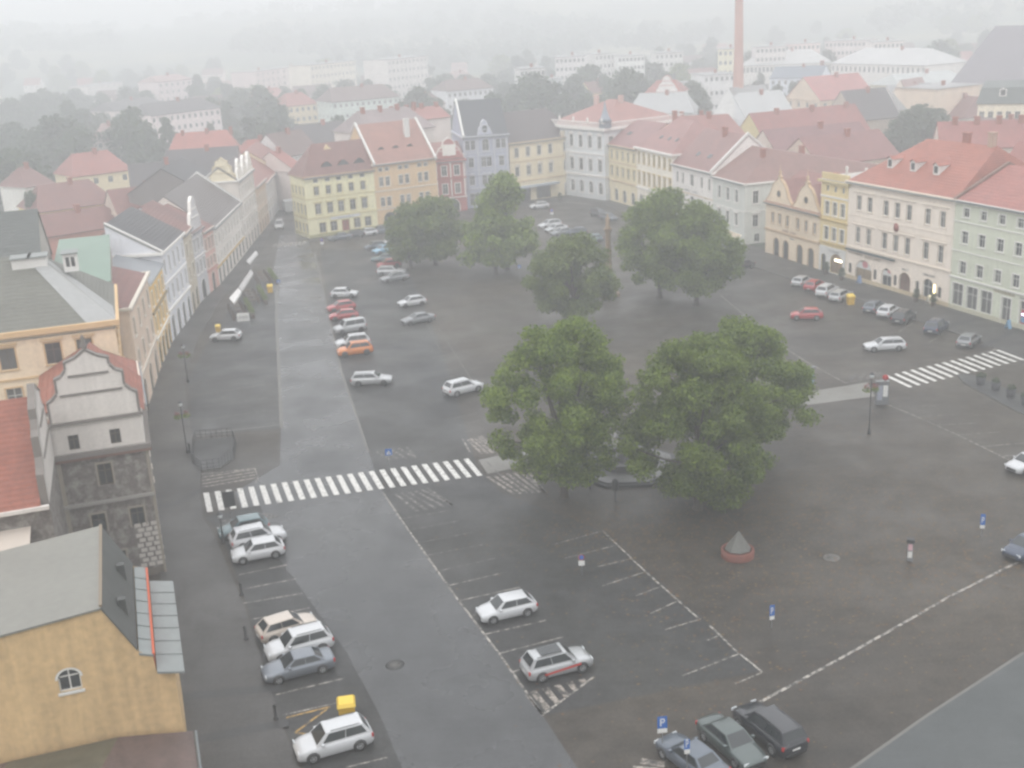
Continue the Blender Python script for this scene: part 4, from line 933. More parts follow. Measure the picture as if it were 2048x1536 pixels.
# octagonal fountain plinth under the trees
t = thing('fountain', 'pale octagonal stone fountain plinth with a dark rim under the near trees', 'fountain', (9.9, 97.6, 0)); q = MB()
FS = rough_mat('wet_pale_stone', (.15, .15, .148), .45, .2, 2)
q.lathe([(5.2, 0), (5.2, .22), (4.9, .24), (4.9, .34), (4.7, .34)], DARKMETAL, 8, smooth=False, ph=.35); q.build('rim', t)
q = MB(); q.lathe([(4.68, .05), (4.68, .345), (2.6, .36), (2.6, 1.0), (2.3, 1.0), (2.3, .6)], FS, 8, smooth=False, ph=.35); q.build('basin', t)
q = MB(); q.lathe([(.7, .3), (.7, 1.2), (.4, 1.4), (.32, 2.6), (.8, 2.8), (.85, 2.95), (.2, 3.0), (.18, 3.8), (.35, 4.0), (.1, 4.3)], FS, 12); q.build('centre_pillar', t)
for k, (x, y, lb) in enumerate(((1231, 1003, 'dark iron litter bin with a round top on the corner of the octagonal plinth'), (1181, 978, 'dark iron post standing behind the left corner of the octagonal plinth'))):
    t = thing('litter_bin' if k == 0 else 'bollard', lb, 'bin' if k == 0 else 'bollard', G(x, y)); q = MB()
    q.tube((0, 0, 0), (0, 0, 1.2), .09, .07, DARKMETAL); q.build('post', t)
    q = MB(); q.lathe([(.12, 1.0), (.28, 1.15), (.3, 1.7), (.24, 1.95), (.05, 2.1)] if k == 0 else [(.1, 1.0), (.14, 1.2), (.02, 1.35)], DARKMETAL, 12); q.build('head', t)
# memorial column with a statue
t = thing('memorial_column', 'tall orange brown stone column with a small statue between the trees', 'monument', (G(1219, 590).x, G(1219, 590).y, 0)); CS = rough_mat('brown_sandstone', (.27, .19, .12), .85, .25, 3)
q = MB(); q.box(-1.4, 1.4, -1.4, 1.4, 0, .5, CS); q.box(-.95, .95, -.95, .95, .5, 2.4, CS); q.box(-1.1, 1.1, -1.1, 1.1, 2.4, 2.6, CS); q.build('pedestal', t)
q = MB(); q.lathe([(.55, 2.6), (.46, 2.9), (.38, 9.2), (.5, 9.5), (.65, 9.8)], CS, 14); q.build('shaft', t)
q = MB(); q.lathe([(z[0], z[1] + 1.0) for z in [(.42, 8.8), (.36, 9.1), (.30, 9.7), (.34, 10.2), (.22, 10.45), (.09, 10.5), (.15, 10.7), (.13, 10.85), (.03, 10.95)]], CS, 12); q.build('statue', t)
# fenced terrace by the left zebra
t = thing('terrace_railing', 'round-cornered dark railing round a small paved terrace by the left zebra', 'railing', (0, 0, 0)); q = MB()
c = [G(388, 892), G(386, 930), G(404, 943), G(440, 938), G(468, 918), G(472, 893), G(466, 876), G(392, 882)]
for i in range(len(c)):
    a, b_ = c[i], c[(i + 1) % len(c)]
    for z in (.35, .7, 1.1): q.tube(a + Vector((0, 0, z)), b_ + Vector((0, 0, z)), .025, .025, DARKMETAL, 5, False)
    n = max(2, int((b_ - a).length / .5))
    for k in range(n): p = a.lerp(b_, k / n); q.tube(p, p + Vector((0, 0, 1.1)), .025, .025, DARKMETAL, 5, False)
q.build('rails', t); q = MB(); q.prism([(p.x, p.y) for p in c], .0, .12, PATHM, top=LOT); q.build('floor', t)
# parasol terraces and canopies beside the left row
CANV = rough_mat('white_canvas', (.66, .64, .62), .8, .08, 2)
def canopy(P, label, z=2.7, col=CANV, drop=.35):
    a, b_, c, e = [V2(G(*p, z)) for p in P]; t = thing('awning_canopy', label, 'canopy', (a.x, a.y, 0), 0, 'terrace canopies along the left row')
    pts = [p - V2(a) for p in (a, b_, c, e)]; q = MB(); H_ = [(pts[0].x, pts[0].y, z), (pts[1].x, pts[1].y, z), (pts[2].x, pts[2].y, z + drop), (pts[3].x, pts[3].y, z + drop)]
    q.face(H_, col); q.face([(x, y, zz - .05) for x, y, zz in H_][::-1], col); q.face([H_[0], H_[1], (H_[1][0], H_[1][1], z - .25), (H_[0][0], H_[0][1], z - .25)], col); q.build('canvas', t)
    for p in (pts[0], pts[1]): q = MB(); q.tube((p.x, p.y, 0), (p.x, p.y, z), .025, .025, GREYM, 6); q.build('leg', t)
    for p in (pts[2], pts[3]): q = MB(); q.tube((p.x, p.y, 0), (p.x, p.y, z + drop), .025, .025, GREYM, 6); q.build('leg', t)
canopy([(468, 607), (483, 583), (477, 580), (459, 601)], 'bright white canopy at the near end of the left terraces')
canopy([(484, 582), (507, 546), (502, 543), (478, 578)], 'long dull white canopy in the middle of the left terraces', col=rough_mat('grey_canvas', (.40, .39, .38), .8, .1, 2))
canopy([(499, 528), (516, 507), (512, 505), (493, 526)], 'small pale canopy at the far end of the left terraces', col=rough_mat('grey_canvas', (.46, .45, .44), .8, .1, 2))
TW = plain('terrace_wood', (.10, .07, .05), .7)
for i, (x, y, lb) in enumerate([(470, 625, 'dark terrace tables with planters below the bright white canopy'), (497, 598, 'terrace tables with planters below the long canopy'), (520, 560, 'terrace seating at the far canopy')]):
    t = thing('terrace_planter', lb, 'terrace', G(x, y), math.atan2(LD.y, LD.x)); q = MB()
    for k in range(4): q.box(-4.5 + k * 2.4, -3.4 + k * 2.4, -.9, .1, .68, .74, TW); q.box(-4.0 + k * 2.4, -3.9 + k * 2.4, -.45, -.35, 0, .68, TW)
    for k in range(8): q.box(-4.9 + k * 1.2, -4.5 + k * 1.2, -1.4 if k % 2 else .4, -1.0 if k % 2 else .8, .42, .47, TW); q.box(-4.9 + k * 1.2, -4.86 + k * 1.2, -1.4 if k % 2 else .4, -1.0 if k % 2 else .8, 0, .95, TW)
    q.build('tables_and_chairs', t); q = MB(); q.box(-5.2, 4.8, -2.3, -1.9, 0, .6, TW); q.build('planter_box', t)
    link('plants', crown_data(70 + i, [(-4.5 + k, -2.1, .8, .4) for k in range(10)], 900, .09, LEAF2), t)
t = thing('notice_board', 'white notice board on legs in front of the terraces', 'sign', G(489, 655), .1); q = MB(); q.box(-.85, .85, -.03, .03, .9, 2.1, SWHITE); q.build('board', t)
q = MB(); q.box(-.7, .7, -.04, -.031, 1.35, 1.42, GREYM); q.box(-.7, .7, -.04, -.031, 1.55, 1.62, GREYM); q.build('printing', t)
for s in (-.7, .7): q = MB(); q.tube((s, 0, 0), (s, 0, .9), .03, .03, GREYM, 6); q.build('leg', t)
# pavement boards by the right row
for x, y, lb, m in ((1718, 566, 'blue pavement board before the wide shop arch', plain('board_blue', (.25, .36, .60), .5)), (1858, 606, 'white pavement board by the lit doorway', SWHITE), (2016, 657, 'light blue pavement board at the end of the pale green house', plain('board_light_blue', (.22, .42, .62), .5)),
                    (1735, 565, 'orange pavement board by the wide shop arch', plain('board_orange', (.5, .24, .08), .5))):
    t = thing('pavement_board', lb, 'sign', G(x, y, .11), .5, 'pavement boards'); q = MB(); q.mesh([(-.32, -.3, 0), (.32, -.3, 0), (.32, 0, 1.1), (-.32, 0, 1.1)], [(0, 1, 2, 3)], m); q.build('front_panel', t)
    q = MB(); q.mesh([(-.32, .3, 0), (.32, .3, 0), (.32, .02, 1.1), (-.32, .02, 1.1)], [(0, 1, 2, 3)], m); q.build('back_panel', t)
for x, y, lb in ((1652, 547, 'left clipped shrub by the lit arch'), (1683, 560, 'right clipped shrub by the lit arch'), (1832, 603, 'shrub in a pot by the brown door'), (1866, 612, 'shrub in a pot by the lit doorway'), (1120, 402, 'potted shrub before the cream corner house')):
    t = thing('potted_shrub', lb, 'plant', G(x, y, .11), 0, 'potted shrubs'); q = MB(); q.lathe([(.25, 0), (.35, .5)], TW, 10); q.build('pot', t); link('foliage', crown_data(int(x), [(0, 0, .9, .45), (0, 0, 1.5, .35)], 400, .09, LEAFD), t)
for px, lb in (((1663, 1116), 'pale oval manhole cover left of the grey and pink ticket machine'), ((1890, 1430), 'small manhole cover beside the lighter road at the bottom right'), ((790, 1330), 'dark manhole cover in the carriageway right of the parked white SUVs')):
    t = thing('manhole_cover', lb, 'manhole', (G(*px).x, G(*px).y, .014), 0, 'manhole covers'); q = MB()
    q.lathe([(.62, 0), (.62, .018), (.40, .02)], rough_mat('cast_iron_frame', (.12, .115, .105) if px[0] == 1663 else (.03, .03, .03), .6, .2, 4), 20); q.build('frame', t)
    q = MB(); q.lathe([(.39, .0), (.39, .026), (.02, .028)], rough_mat('cast_iron_lid', (.07, .068, .062), .55, .3, 8), 20); q.build('lid', t)
# fallen leaves and wet litter
V = []; F = []; r = np.random.default_rng(5)
LV = [plain('fallen_leaf_brown', (.14, .07, .03), .8), plain('fallen_leaf_tan', (.17, .11, .045), .8)]
q = MB()
cent = [(16, 84, 7, 3, 520), (24, 88, 8, 4, 420), (18, 74, 6, 3, 320), (30, 76, 7, 3, 300), (26, 68, 9, 4, 300), (8, 84, 5, 3, 220), (22, 120, 9, 9, 300), (12, 120, 12, 14, 350), (33, 83, 6, 5, 200), (35, 100, 6, 6, 160), (11, 62, 5, 5, 120)]
for cx_, cy_, sx, sy, n in cent:
    for i in range(n * 2):
        x, y = r.normal(cx_, sx * 1.1), r.normal(cy_, sy * 1.1); s = r.uniform(.05, .13); a = r.uniform(0, 6.28)
        if math.hypot(x - 9.9, y - 97.6) < 5.4: continue
        P = [(x + s * math.cos(a + k), y + s * .6 * math.sin(a + k), .027 + r.uniform(0, .02)) for k in (0, 1.7, 3.1, 4.6)]
        q.face(P, LV[i % 2])
tag(q.build('fallen_leaves'), 'brown and yellow fallen leaves scattered over the wet square', 'leaves', kind='stuff')
# ------------------------------------------------------------------ buildings round the square
TR = trim(214, 205, 190); TW_ = trim(232, 228, 220); TY = trim(205, 190, 130); TO = trim(200, 160, 110)
def EVP(x, y, h): v = G(x, y, h); return Vector((v.x, v.y, 0))
def gable_plate(parent, x0, x1, z0, H, m, kind='volute', y=-.02, th=.45, hole=None, trimm=None, name='gable', T=None):
    """a shaped gable standing on the wall head, built as a thick plate with its own outline"""
    W = x1 - x0; c = (x0 + x1) / 2
    if kind == 'volute': o = [(-.5, 0), (-.5, .16), (-.44, .20), (-.40, .34), (-.34, .50), (-.25, .56), (-.22, .70), (-.17, .86), (-.08, .95), (0, 1.0)]
    elif kind == 'bell': o = [(-.5, 0), (-.49, .10), (-.42, .18), (-.34, .34), (-.27, .56), (-.18, .74), (-.08, .82), (-.045, .86), (-.05, .94), (0, 1.0)]
    elif kind == 'step': o = [(-.5, 0), (-.5, .30), (-.44, .34), (-.38, .42), (-.38, .62), (-.30, .66), (-.25, .74), (-.25, .84), (-.12, .90), (0, 1.0)]
    else: o = [(-.5, 0), (0, 1.0)]
    P = [(c + a * W, z0 + b * H) for a, b in o] + [(c - a * W, z0 + b * H) for a, b in o[::-1][1:]]
    q = MB(); X = lambda p, yy: (T @ Vector((p[0], yy, p[1]))) if T else (p[0], yy, p[1])
    q.face([X(p, y) for p in P[::-1]][::-1], m); q.face([X(p, y + th) for p in P][::-1], m)
    n = len(P)
    for i in range(n):
        a, b = P[i], P[(i + 1) % n]; q.face([X(a, y), X(b, y), X(b, y + th), X(a, y + th)], trimm or m)
        if trimm and i < n - 1:
            d = Vector((b[0] - a[0], b[1] - a[1])).normalized(); nn = Vector((d.y, -d.x)) * .16
            q.face([X(a, y - .06), X(b, y - .06), X((b[0] + nn.x, b[1] + nn.y), y - .06), X((a[0] + nn.x, a[1] + nn.y), y - .06)], trimm)
    g = q.build(name, parent)
    if trimm:
        for f in (.36, .62)[:1 if kind == 'bell' else 2]:
            k = MB(); hw = W * (.34 if f < .5 else .22); M_ = [(c - hw, z0 + H * f), (c + hw, z0 + H * f), (c + hw, z0 + H * f + .16), (c - hw, z0 + H * f + .16)]
            if kind != 'bell': k.face([X(p, y - .1) for p in M_], trimm); k.face([X(M_[3], y - .1), X(M_[2], y - .1), X(M_[2], y), X(M_[3], y)], trimm); k.build('moulding', g)
    if hole:
        hx, hz, hr, arch = hole; k = MB(); n = 16
        k.face([X((hx + hr * math.cos(2 * math.pi * i / n), hz + hr * (1.5 if arch else 1) * math.sin(2 * math.pi * i / n)), y - .03) for i in range(n)], GLASS)
        for i in range(n):
            a0, a1 = 2 * math.pi * i / n, 2 * math.pi * (i + 1) / n
            k.face([X((hx + rr * math.cos(a), hz + rr * (1.5 if arch else 1) * math.sin(a)), y - .05) for rr, a in ((hr, a0), (hr, a1), (hr + .14, a1), (hr + .14, a0))], trimm or m)
        k.build('round_window', g)
    return g
O = lambda **k: k
# ---- far side
A, B = G(620, 478), G(757, 458)
t, W, ro = house('pub_house', 'pale yellow corner pub with five window columns and a red brown roof', A, B, 11.9, 8, wall(220, 213, 164), rooftile(150, 92, 82), 'hip', 5.6, .55, 4.2, .0, rows={
    'front': [(10.6, .95, .7, [.16, .33, .49, .66, .83], O(nosill=True)), (8.2, 1.0, 1.65, [.16, .33, .49, .66, .83], O(sur=TY)), (4.5, 1.2, 2.05, [.16, .33, .49, .66, .83], O(sur=TY, hood='flat')),
              (.9, 1.35, 1.9, [.2, .36, .70, .86], O(sur=TY)), (0.05, 1.5, 2.7, [.53], O(kind='door', frame=FRAME_D, sur=TY, pane=plain('red_door', (.28, .06, .04), .5)))],
    'left': [(8.2, 1.0, 1.65, 4, O(sur=TY)), (4.5, 1.1, 2.0, 4, O(sur=TY)), (.9, 1.2, 1.8, 4, O(sur=TY))]},
    bands=((7.5, .18, .1), (3.75, .22, .14), (11.6, .3, .25)), bandm=TY, dormers=(('eye', .36, .12, 2.6, 1.0), ('eye', .60, .12, 2.6, 1.0), ('eye', .83, .12, 2.6, 1.0)), socle=trim(170, 165, 110))
q = MB(); q.box(W * .32, W * .74, -.16, -.03, 3.15, 3.68, SWHITE); sb = q.build('sign_board', t); text('Hostinec u kašny', sb, W * .53, 3.27, .36, GREYM, -.17)
gable_plate(ro, W * .30, W * .62, 14.6, 2.6, wall(214, 190, 140), 'plain', 3.4, 1.5, name='cross_gable')
A, B = G(757, 458), EVP(871, 314, 12.8)
t, W, ro = house('town_house', 'orange beige house with paired windows, a tall salmon roof and a white chimney', A, B, 12.8, 15, wall(208, 172, 122), rooftile(186, 122, 104), 'gable', 7.2, .5, rows={
    'front': [(11.2, .8, .75, [.11, .21, .42, .52, .73, .83], O(nosill=True, sur=TR)), (8.3, .85, 1.8, [.11, .21, .42, .52, .73, .83], O(sur=TR)), (4.3, .85, 1.8, [.11, .21, .42, .52, .73, .83], O(sur=TR)),
              (.05, 2.6, 3.0, [.2], O(kind='gateway', arch=True, frame=FRAME_D)), (.6, 1.8, 2.4, [.5, .75], O(arch=True, sur=TR))]},
    bands=((7.3, .2, .12), (3.7, .2, .12), (12.5, .3, .3)), bandm=TR, chimneys=((.72, .30, 3.2, WHITE, .55),), dormers=(('eye', .22, .16, 1.6, .5), ('eye', .45, .16, 1.6, .5), ('eye', .68, .16, 1.6, .5)), fire=(('l', .5, WHITE), ('r', .4, WHITE)))
A, B = EVP(869, 324, 10.8), EVP(929, 319, 10.8)
t, W, ro = house('narrow_gabled_house', 'narrow red house with white trim and a rounded baroque gable', A, B, 10.8, 12, wall(172, 92, 86), rooftile(170, 108, 96), 'gable', 3.4, .5, rows={
    'front': [(7.7, 1.15, 2.1, [.3, .72], O(sur=TW_)), (3.9, 1.15, 2.1, [.3, .72], O(sur=TW_)), (.1, 3.2, 2.7, [.5], O(kind='shop_window', arch=True, sur=TW_))]},
    bands=((7.0, .3, .14, trim(178, 84, 80)), (10.5, .5, .35, trim(178, 84, 80)), (3.0, .2, .12, TW_)))
gable_plate(t, .1, W - .1, 11.3, 4.3, wall(172, 92, 86), 'volute', .0, .5, (W / 2, 12.9, .6, True), TW_)
q = MB(); q.box(W * .28, W * .72, -.09, -.02, 11.9, 14.2, TW_); q.build('panel', t)
for f in (.04, .51, .96): q = MB(); q.box(W * f - .14, W * f + .14, -.12, -.01, 3.4, 10.4, TW_); q.build('pilaster', t)
A, B = EVP(925, 274, 15.2), EVP(1015, 267.5, 15.2)
BT = trim(190, 192, 200)
t, W, ro = house('town_house', 'tall blue grey ornamental house with a steep dark slate roof', A, B, 15.2, 15, wall(160, 164, 182), rooftile(82, 84, 92, .12), 'gable', 7.0, .5, rows={
    'front': [(12.3, .95, 2.0, [.1, .22, .78, .90], O(sur=BT)), (12.0, 1.4, 2.4, [.5], O(arch=True, sur=BT, hood='flat')), (8.6, 1.1, 2.0, [.16, .44, .56, .84], O(sur=BT, hood='flat')),
              (4.8, 1.1, 2.0, [.16, .44, .56, .84], O(sur=BT, hood='ped')), (.5, 2.2, 2.6, [.2, .8], O(kind='shop_window', sur=BT)), (.05, 1.6, 2.8, [.5], O(kind='door', frame=FRAME_D, sur=BT))]},
    bands=((4.0, .3, .2), (7.9, .2, .12), (11.6, .2, .12), (14.9, .35, .35)), bandm=BT, fire=(('l', .5, WHITE),))
gable_plate(t, W * .33, W * .67, 15.2, 3.3, wall(176, 180, 194), 'volute', .05, 1.5, (W / 2, 16.6, .55, True), BT)
for f in (.03, .32, .68, .97): q = MB(); q.box(W * f - .18, W * f + .18, -.16, -.01, 4.4, 14.8, BT); q.build('pilaster', t)
A, B = EVP(1018, 287, 12.9), EVP(1157, 270, 12.9)
CR = wall(222, 206, 166)
t, W, ro = house('town_house', 'cream corner house with pedimented windows above a dark awning front', A, B, 12.9, 14, CR, rooftile(104, 92, 92, .12), 'hip', 6.0, .5, 0, 4, rows={
    'front': [(9.7, 1.0, 2.0, [.10, .26, .42, .58, .80], O(sur=TR)), (5.6, 1.0, 2.0, [.10, .26, .42, .58, .80], O(sur=TR, hood='ped')), (.1, 3.8, 2.7, [.17, .46], O(kind='shop_window', frame=FRAME_D)), (.05, 1.8, 3.0, [.82], O(kind='door', frame=FRAME_D, arch=True, sur=TR))],
    'right': [(9.7, 1.0, 2.0, 3, O(sur=TR)), (5.6, 1.0, 2.0, 3, O(sur=TR, hood='flat')), (.5, 1.4, 2.4, 3, O(arch=True, sur=TR))]}, bands=((8.6, .25, .12), (4.3, .3, .2), (12.55, .4, .4)), bandm=trim(206, 180, 140))
q = MB(); q.box(W * .03, W * .64, -1.5, -.05, 3.3, 3.42, trim(168, 176, 186)); q.mesh([(W * .03, -1.5, 3.3), (W * .64, -1.5, 3.3), (W * .64, -1.5, 3.0), (W * .03, -1.5, 3.0)], [(0, 1, 2, 3)], trim(150, 155, 165)); q.build('awning', t)
q = MB(); q.box(W * .74, W + .1, -.1, .3, 13.0, 14.3, TR)
for i in range(8): q.box(W * (.74 + i * .035), W * (.75 + i * .035), -.14, -.1, 13.2, 14.1, CR)
q.build('balustrade', t)
# ---- palace behind the corner
A, B = EVP(1097, 247, 15.5), EVP(1208, 256, 15.5)
PW = wall(200, 203, 203)
t, W, ro = house('palace', 'large pale grey palace with a balustraded roofline and a salmon hipped roof', A, B, 15.5, 22, PW, rooftile(188, 120, 108), 'hip', 4.8, .5, 9, 9, rows={
    'front': [(11.0, 1.3, 2.6, 6, O(sur=TW_, hood='ped')), (6.0, 1.3, 2.6, 6, O(sur=TW_, hood='flat')), (1.2, 1.4, 2.6, 6, O(sur=TW_, arch=True))],
    'right': [(11.0, 1.3, 2.6, 6, O(sur=TW_)), (6.0, 1.3, 2.6, 6, O(sur=TW_)), (1.2, 1.4, 2.6, 6, O(sur=TW_, arch=True))]},
    bands=((4.9, .4, .2), (9.6, .25, .15), (14.9, .6, .6)), bandm=TW_)
q = MB()
for a in range(0, int(W * 2)): q.box(a * .5 - .3, a * .5 - .18, -.6, -.45, 15.5, 16.4, TW_)
for a in range(44): q.box(W + .45, W + .6, a * .5 - .3, a * .5 - .18, 15.5, 16.4, TW_)
q.box(-.6, W + .6, -.65, -.4, 16.4, 16.6, TW_); q.box(W + .4, W + .65, -.38, 22, 16.4, 16.6, TW_)
for a in (0, .25, .5, .75, 1): q.lathe([(.16, 16.6), (.3, 17.0), (.1, 17.5), (.02, 17.7)], TW_, 8, (W * a, -.5, 0))
q.build('balustrade', t); q = MB(); q.lathe([(1.3, 15.5), (1.3, 16.8), (1.5, 16.9), (1.0, 17.5), (.35, 19.4), (.05, 21.2)], metal_roof(130, 138, 148), 12, (W - .3, .6, 0)); q.build('corner_turret', t)
for fx, fy in ((.3, .42), (.62, .5)): q = MB(); q.box(W * fx - .5, W * fx + .5, 22 * fy - .4, 22 * fy + .4, 18, 21.2, trim(196, 160, 150)); q.build('chimney', ro)
# ---- right row, far to near
def rr(p): return G(*p)
P7, P8, P9, P10, P10b = G(1210, 398), G(1275, 417), G(1346, 441), G(1425, 468), G(1488, 490)
YW = trim(196, 168, 92)
house('town_house', 'cream yellow house with ochre bands, farthest of the right row', P7, P8, 12.1, 14, wall(220, 204, 160), rooftile(178, 120, 116), 'hip', 4.6, .5, 3, 0, rows={
    'front': [(9.2, .9, 1.8, 6, O(sur=trim(206, 190, 140))), (5.6, .9, 1.9, 6, O(sur=trim(206, 190, 140), hood='flat')), (.4, 1.6, 2.6, 4, O(kind='shop_window', arch=True, sur=TR))],
    'left': [(9.2, .9, 1.8, 4, O(sur=TR)), (5.6, .9, 1.9, 4, O(sur=TR))]}, bands=((8.4, .2, .1), (4.5, .3, .15), (11.8, .3, .35)), bandm=trim(206, 180, 140), dormers=(('sky', .4, .2, 1.6, .8),), group=None)
house('town_house', 'white house with seven ochre shuttered window columns and three roof lights', P8, P9, 12.7, 14, wall(228, 220, 200), rooftile(186, 124, 116), 'hip', 5.4, .5, 5, 5, rows={
    'front': [(9.5, .85, 2.1, 7, O(sur=YW, frame=YW)), (5.3, .85, 2.3, 7, O(sur=YW, frame=YW, hood='flat')), (.4, 1.6, 2.8, 4, O(kind='shop_window', arch=True, sur=TR))]},
    bands=((4.4, .3, .2), (12.3, .4, .5)), bandm=TW_, dormers=(('sky', .38, .16, .8, .7), ('sky', .60, .16, .8, .7), ('sky', .80, .16, .8, .7)), chimneys=((.2, .5, 1.2),))
t, W, ro = house('town_house', 'plain white house with a pink tiled roof and dark lettering between its floors', P9, P10, 11.0, 14, wall(222, 216, 208), rooftile(172, 116, 110), 'gable', 6.0, .5, rows={
    'front': [(7.6, .95, 2.1, [.125, .27, .74, .92], O(sur=TW_)), (7.6, 1.5, 2.1, [.50], O(sur=TW_, hood='flat')), (3.6, .95, 2.1, [.125, .27, .74, .92], O(sur=TW_)), (3.6, 1.5, 2.1, [.50], O(sur=TW_)), (.3, 1.8, 2.4, [.2, .8], O(kind='shop_window')), (.05, 1.5, 2.6, [.5], O(kind='door', frame=FRAME_D))]},
    bands=((6.05, .14, .08, trim(196, 170, 130)), (3.0, .25, .15, TW_), (10.7, .3, .35, TW_)), fire=(('r', .55, WHITE),), dormers=(('sky', .38, .14, 1.0, .7), ('sky', .66, .14, 1.3, .7)), chimneys=((.55, .45, 1.4),))
text('Galerie   u mostu', t, W * .48, 6.5, .55, GREYM)
q = MB(); q.box(W * .42, W * .58, -1.0, -.05, 2.95, 3.15, DARKMETAL)
for i in range(9): q.box(W * (.42 + .02 * i) - .02, W * (.42 + .02 * i) + .02, -1.0, -.96, 3.15, 4.1, DARKMETAL)
q.build('balcony', t)
house('corner_house', 'grey green corner house with a large brown roof beyond the arcades', P10, P10b, 10.5, 30, wall(198, 200, 190), rooftile(160, 108, 98), 'hip', 4.6, .26, 0, 6, rows={
    'front': [(6.9, 1.1, 2.2, [.22, .49, .76], O(sur=TW_)), (2.9, 1.1, 2.1, [.22, .49, .76], O(sur=TW_, hood='flat')), ],
    'right': [(6.9, 1.1, 2.2, 7, O(sur=TW_)), (2.9, 1.1, 2.1, 7, O(sur=TW_, hood='flat')), (.3, 1.0, 1.4, 6, O())]},
    bands=((5.6, .1, .06, TW_), (10.2, .3, .4, TW_)), chimneys=((.6, .2, 1.2), (.4, .5, 1.2)))
t = thing('entrance_canopy', 'tan canvas canopy sticking out at the grey green corner house', 'canopy', G(1455, 478), 0); a_ = G(1455, 478); c_ = [G(1438, 472, 2.9), G(1470, 489, 2.9), G(1484, 470, 3.5), G(1440, 455, 3.5)]
q = MB(); q.face([(p.x - a_.x, p.y - a_.y, p.z) for p in c_], rough_mat('tan_canvas', (.42, .35, .26), .8, .1, 2)); q.build('canvas', t); q = MB()
for p in c_[:2]: q.tube((p.x - a_.x, p.y - a_.y, 0), (p.x - a_.x, p.y - a_.y, 2.9), .04, .04, DARKMETAL, 6)
q.build('legs', t)
# ---- arcaded two gable house
A, B = G(1530, 505), G(1637, 540); BG = wall(218, 196, 164); AR = trim(196, 166, 128)
t, W, ro = house('two_gable_house', 'beige arcaded house with two curved gables and round attic windows', A, B, 8.6, 13, BG, rooftile(164, 98, 88), 'gable', 4.4, .5, rows={
    'front': [(5.3, .75, 1.7, [.14, .275, .42, .615, .76, .91], O(sur=AR)), (.1, 1.6, 2.9, [.22, .40, .66, .86], O(kind='shop_window', arch=True, frame=FRAME_D, sur=AR))]},
    bands=((3.9, .18, .1), (4.15, .1, .16), (8.2, .4, .3)), bandm=AR, chimneys=((.5, .6, 1.0),))
text('CUKRÁRNA  KAVÁRNA', t, W * .46, 4.4, .42, plain('brown_letters', (.20, .08, .06), .6)); text('KAVÁRNA', t, W * .52, 3.45, .3, GREYM)
for a, b_ in ((.01, .49), (.51, .99)):
    gable_plate(t, W * a, W * b_, 8.62, 4.6, BG, 'bell', .0, .5, (W * (a + b_) / 2, 10.2, .48, False), AR)
    q = MB(); c = W * (a + b_) / 2; q.lathe([(.25, 13.0), (.1, 13.2), (.28, 13.6), (.05, 14.0), (.04, 14.8)], AR, 8, (c, .2, 0)); q.build('finial', t)
    q = MB(); P = [(W * a, 8.8), (c, 12.4), (W * b_, 8.8)]; RT = rooftile(164, 98, 88)
    for k in range(2): q.face([(P[k][0], .5, P[k][1]), (P[k + 1][0], .5, P[k + 1][1]), (P[k + 1][0], 6.4, P[k + 1][1]), (P[k][0], 6.4, P[k][1])], RT)
    q.build('gable_roof', ro)
# ---- narrow yellow and white house
A, B = G(1637.5, 540), G(1690, 556)
t, W, ro = house('narrow_house', 'narrow yellow house with white ground floor and a lit round arch', A, B, 13.9, 14, wall(220, 196, 132), metal_roof(170, 165, 160), 'flat', 0, .5, rows={
    'front': [(12.3, .65, .85, [.24, .53, .82], O(nosill=True)), (8.8, 1.05, 2.0, [.24, .53, .82], O(sur=TW_)), (5.0, 1.05, 2.0, [.24, .53, .82], O(sur=TW_)),
              (.05, 1.1, 2.7, [.17], O(kind='door', arch=True, frame=FRAME_D)), (.3, 2.9, 2.9, [.66], O(kind='shop_window', arch=True, frame=FRAME_D, pane=rough_mat('warm_shop_glass', (.24, .16, .10), .3, .5, 2)))]},
    bands=((7.9, .25, .2, trim(190, 160, 90)), (4.4, .2, .12, trim(190, 160, 90)), (11.4, .25, .1, TW_), (13.6, .35, .45, trim(206, 186, 130))))
q = MB(); q.box(.0, W, -.035, -.012, .0, 3.9, WHITE)
q = MB()   # white ground floor as a rendered coat round its openings
T = Matrix.Translation((0, -.035, 0)); wall_sheet(q, T, W, 0, 4.05, [(W * .17 - .56, W * .17 + .56, .04, 2.76, True), (W * .66 - 1.46, W * .66 + 1.46, .29, 3.21, True)], WHITE, .03); q.build('white_ground_floor', t)
text('zlatnictví', t, W * .57, 3.35, .46, GREYM, -.09)
q = MB(); q.box(.05, W - .05, .0, .3, 14.05, 15.0, trim(214, 190, 130)); q.build('parapet', t)
q = MB(); 
for i in range(4): q.lathe([(.18, 14.0), (.18, 15.1), (.26, 15.2), (.2, 15.7)], WHITE, 8, (W * (.3 + .5 * i), 3 + i, 0))
q.build('vents', t)
q = MB(); q.box(W * .60, W * .86, -.05, .02, 2.15, 2.4, plain('strip_lamp', (1.0, .95, .75), .3, 0, 6.0)); q.build('strip_lamp', t)
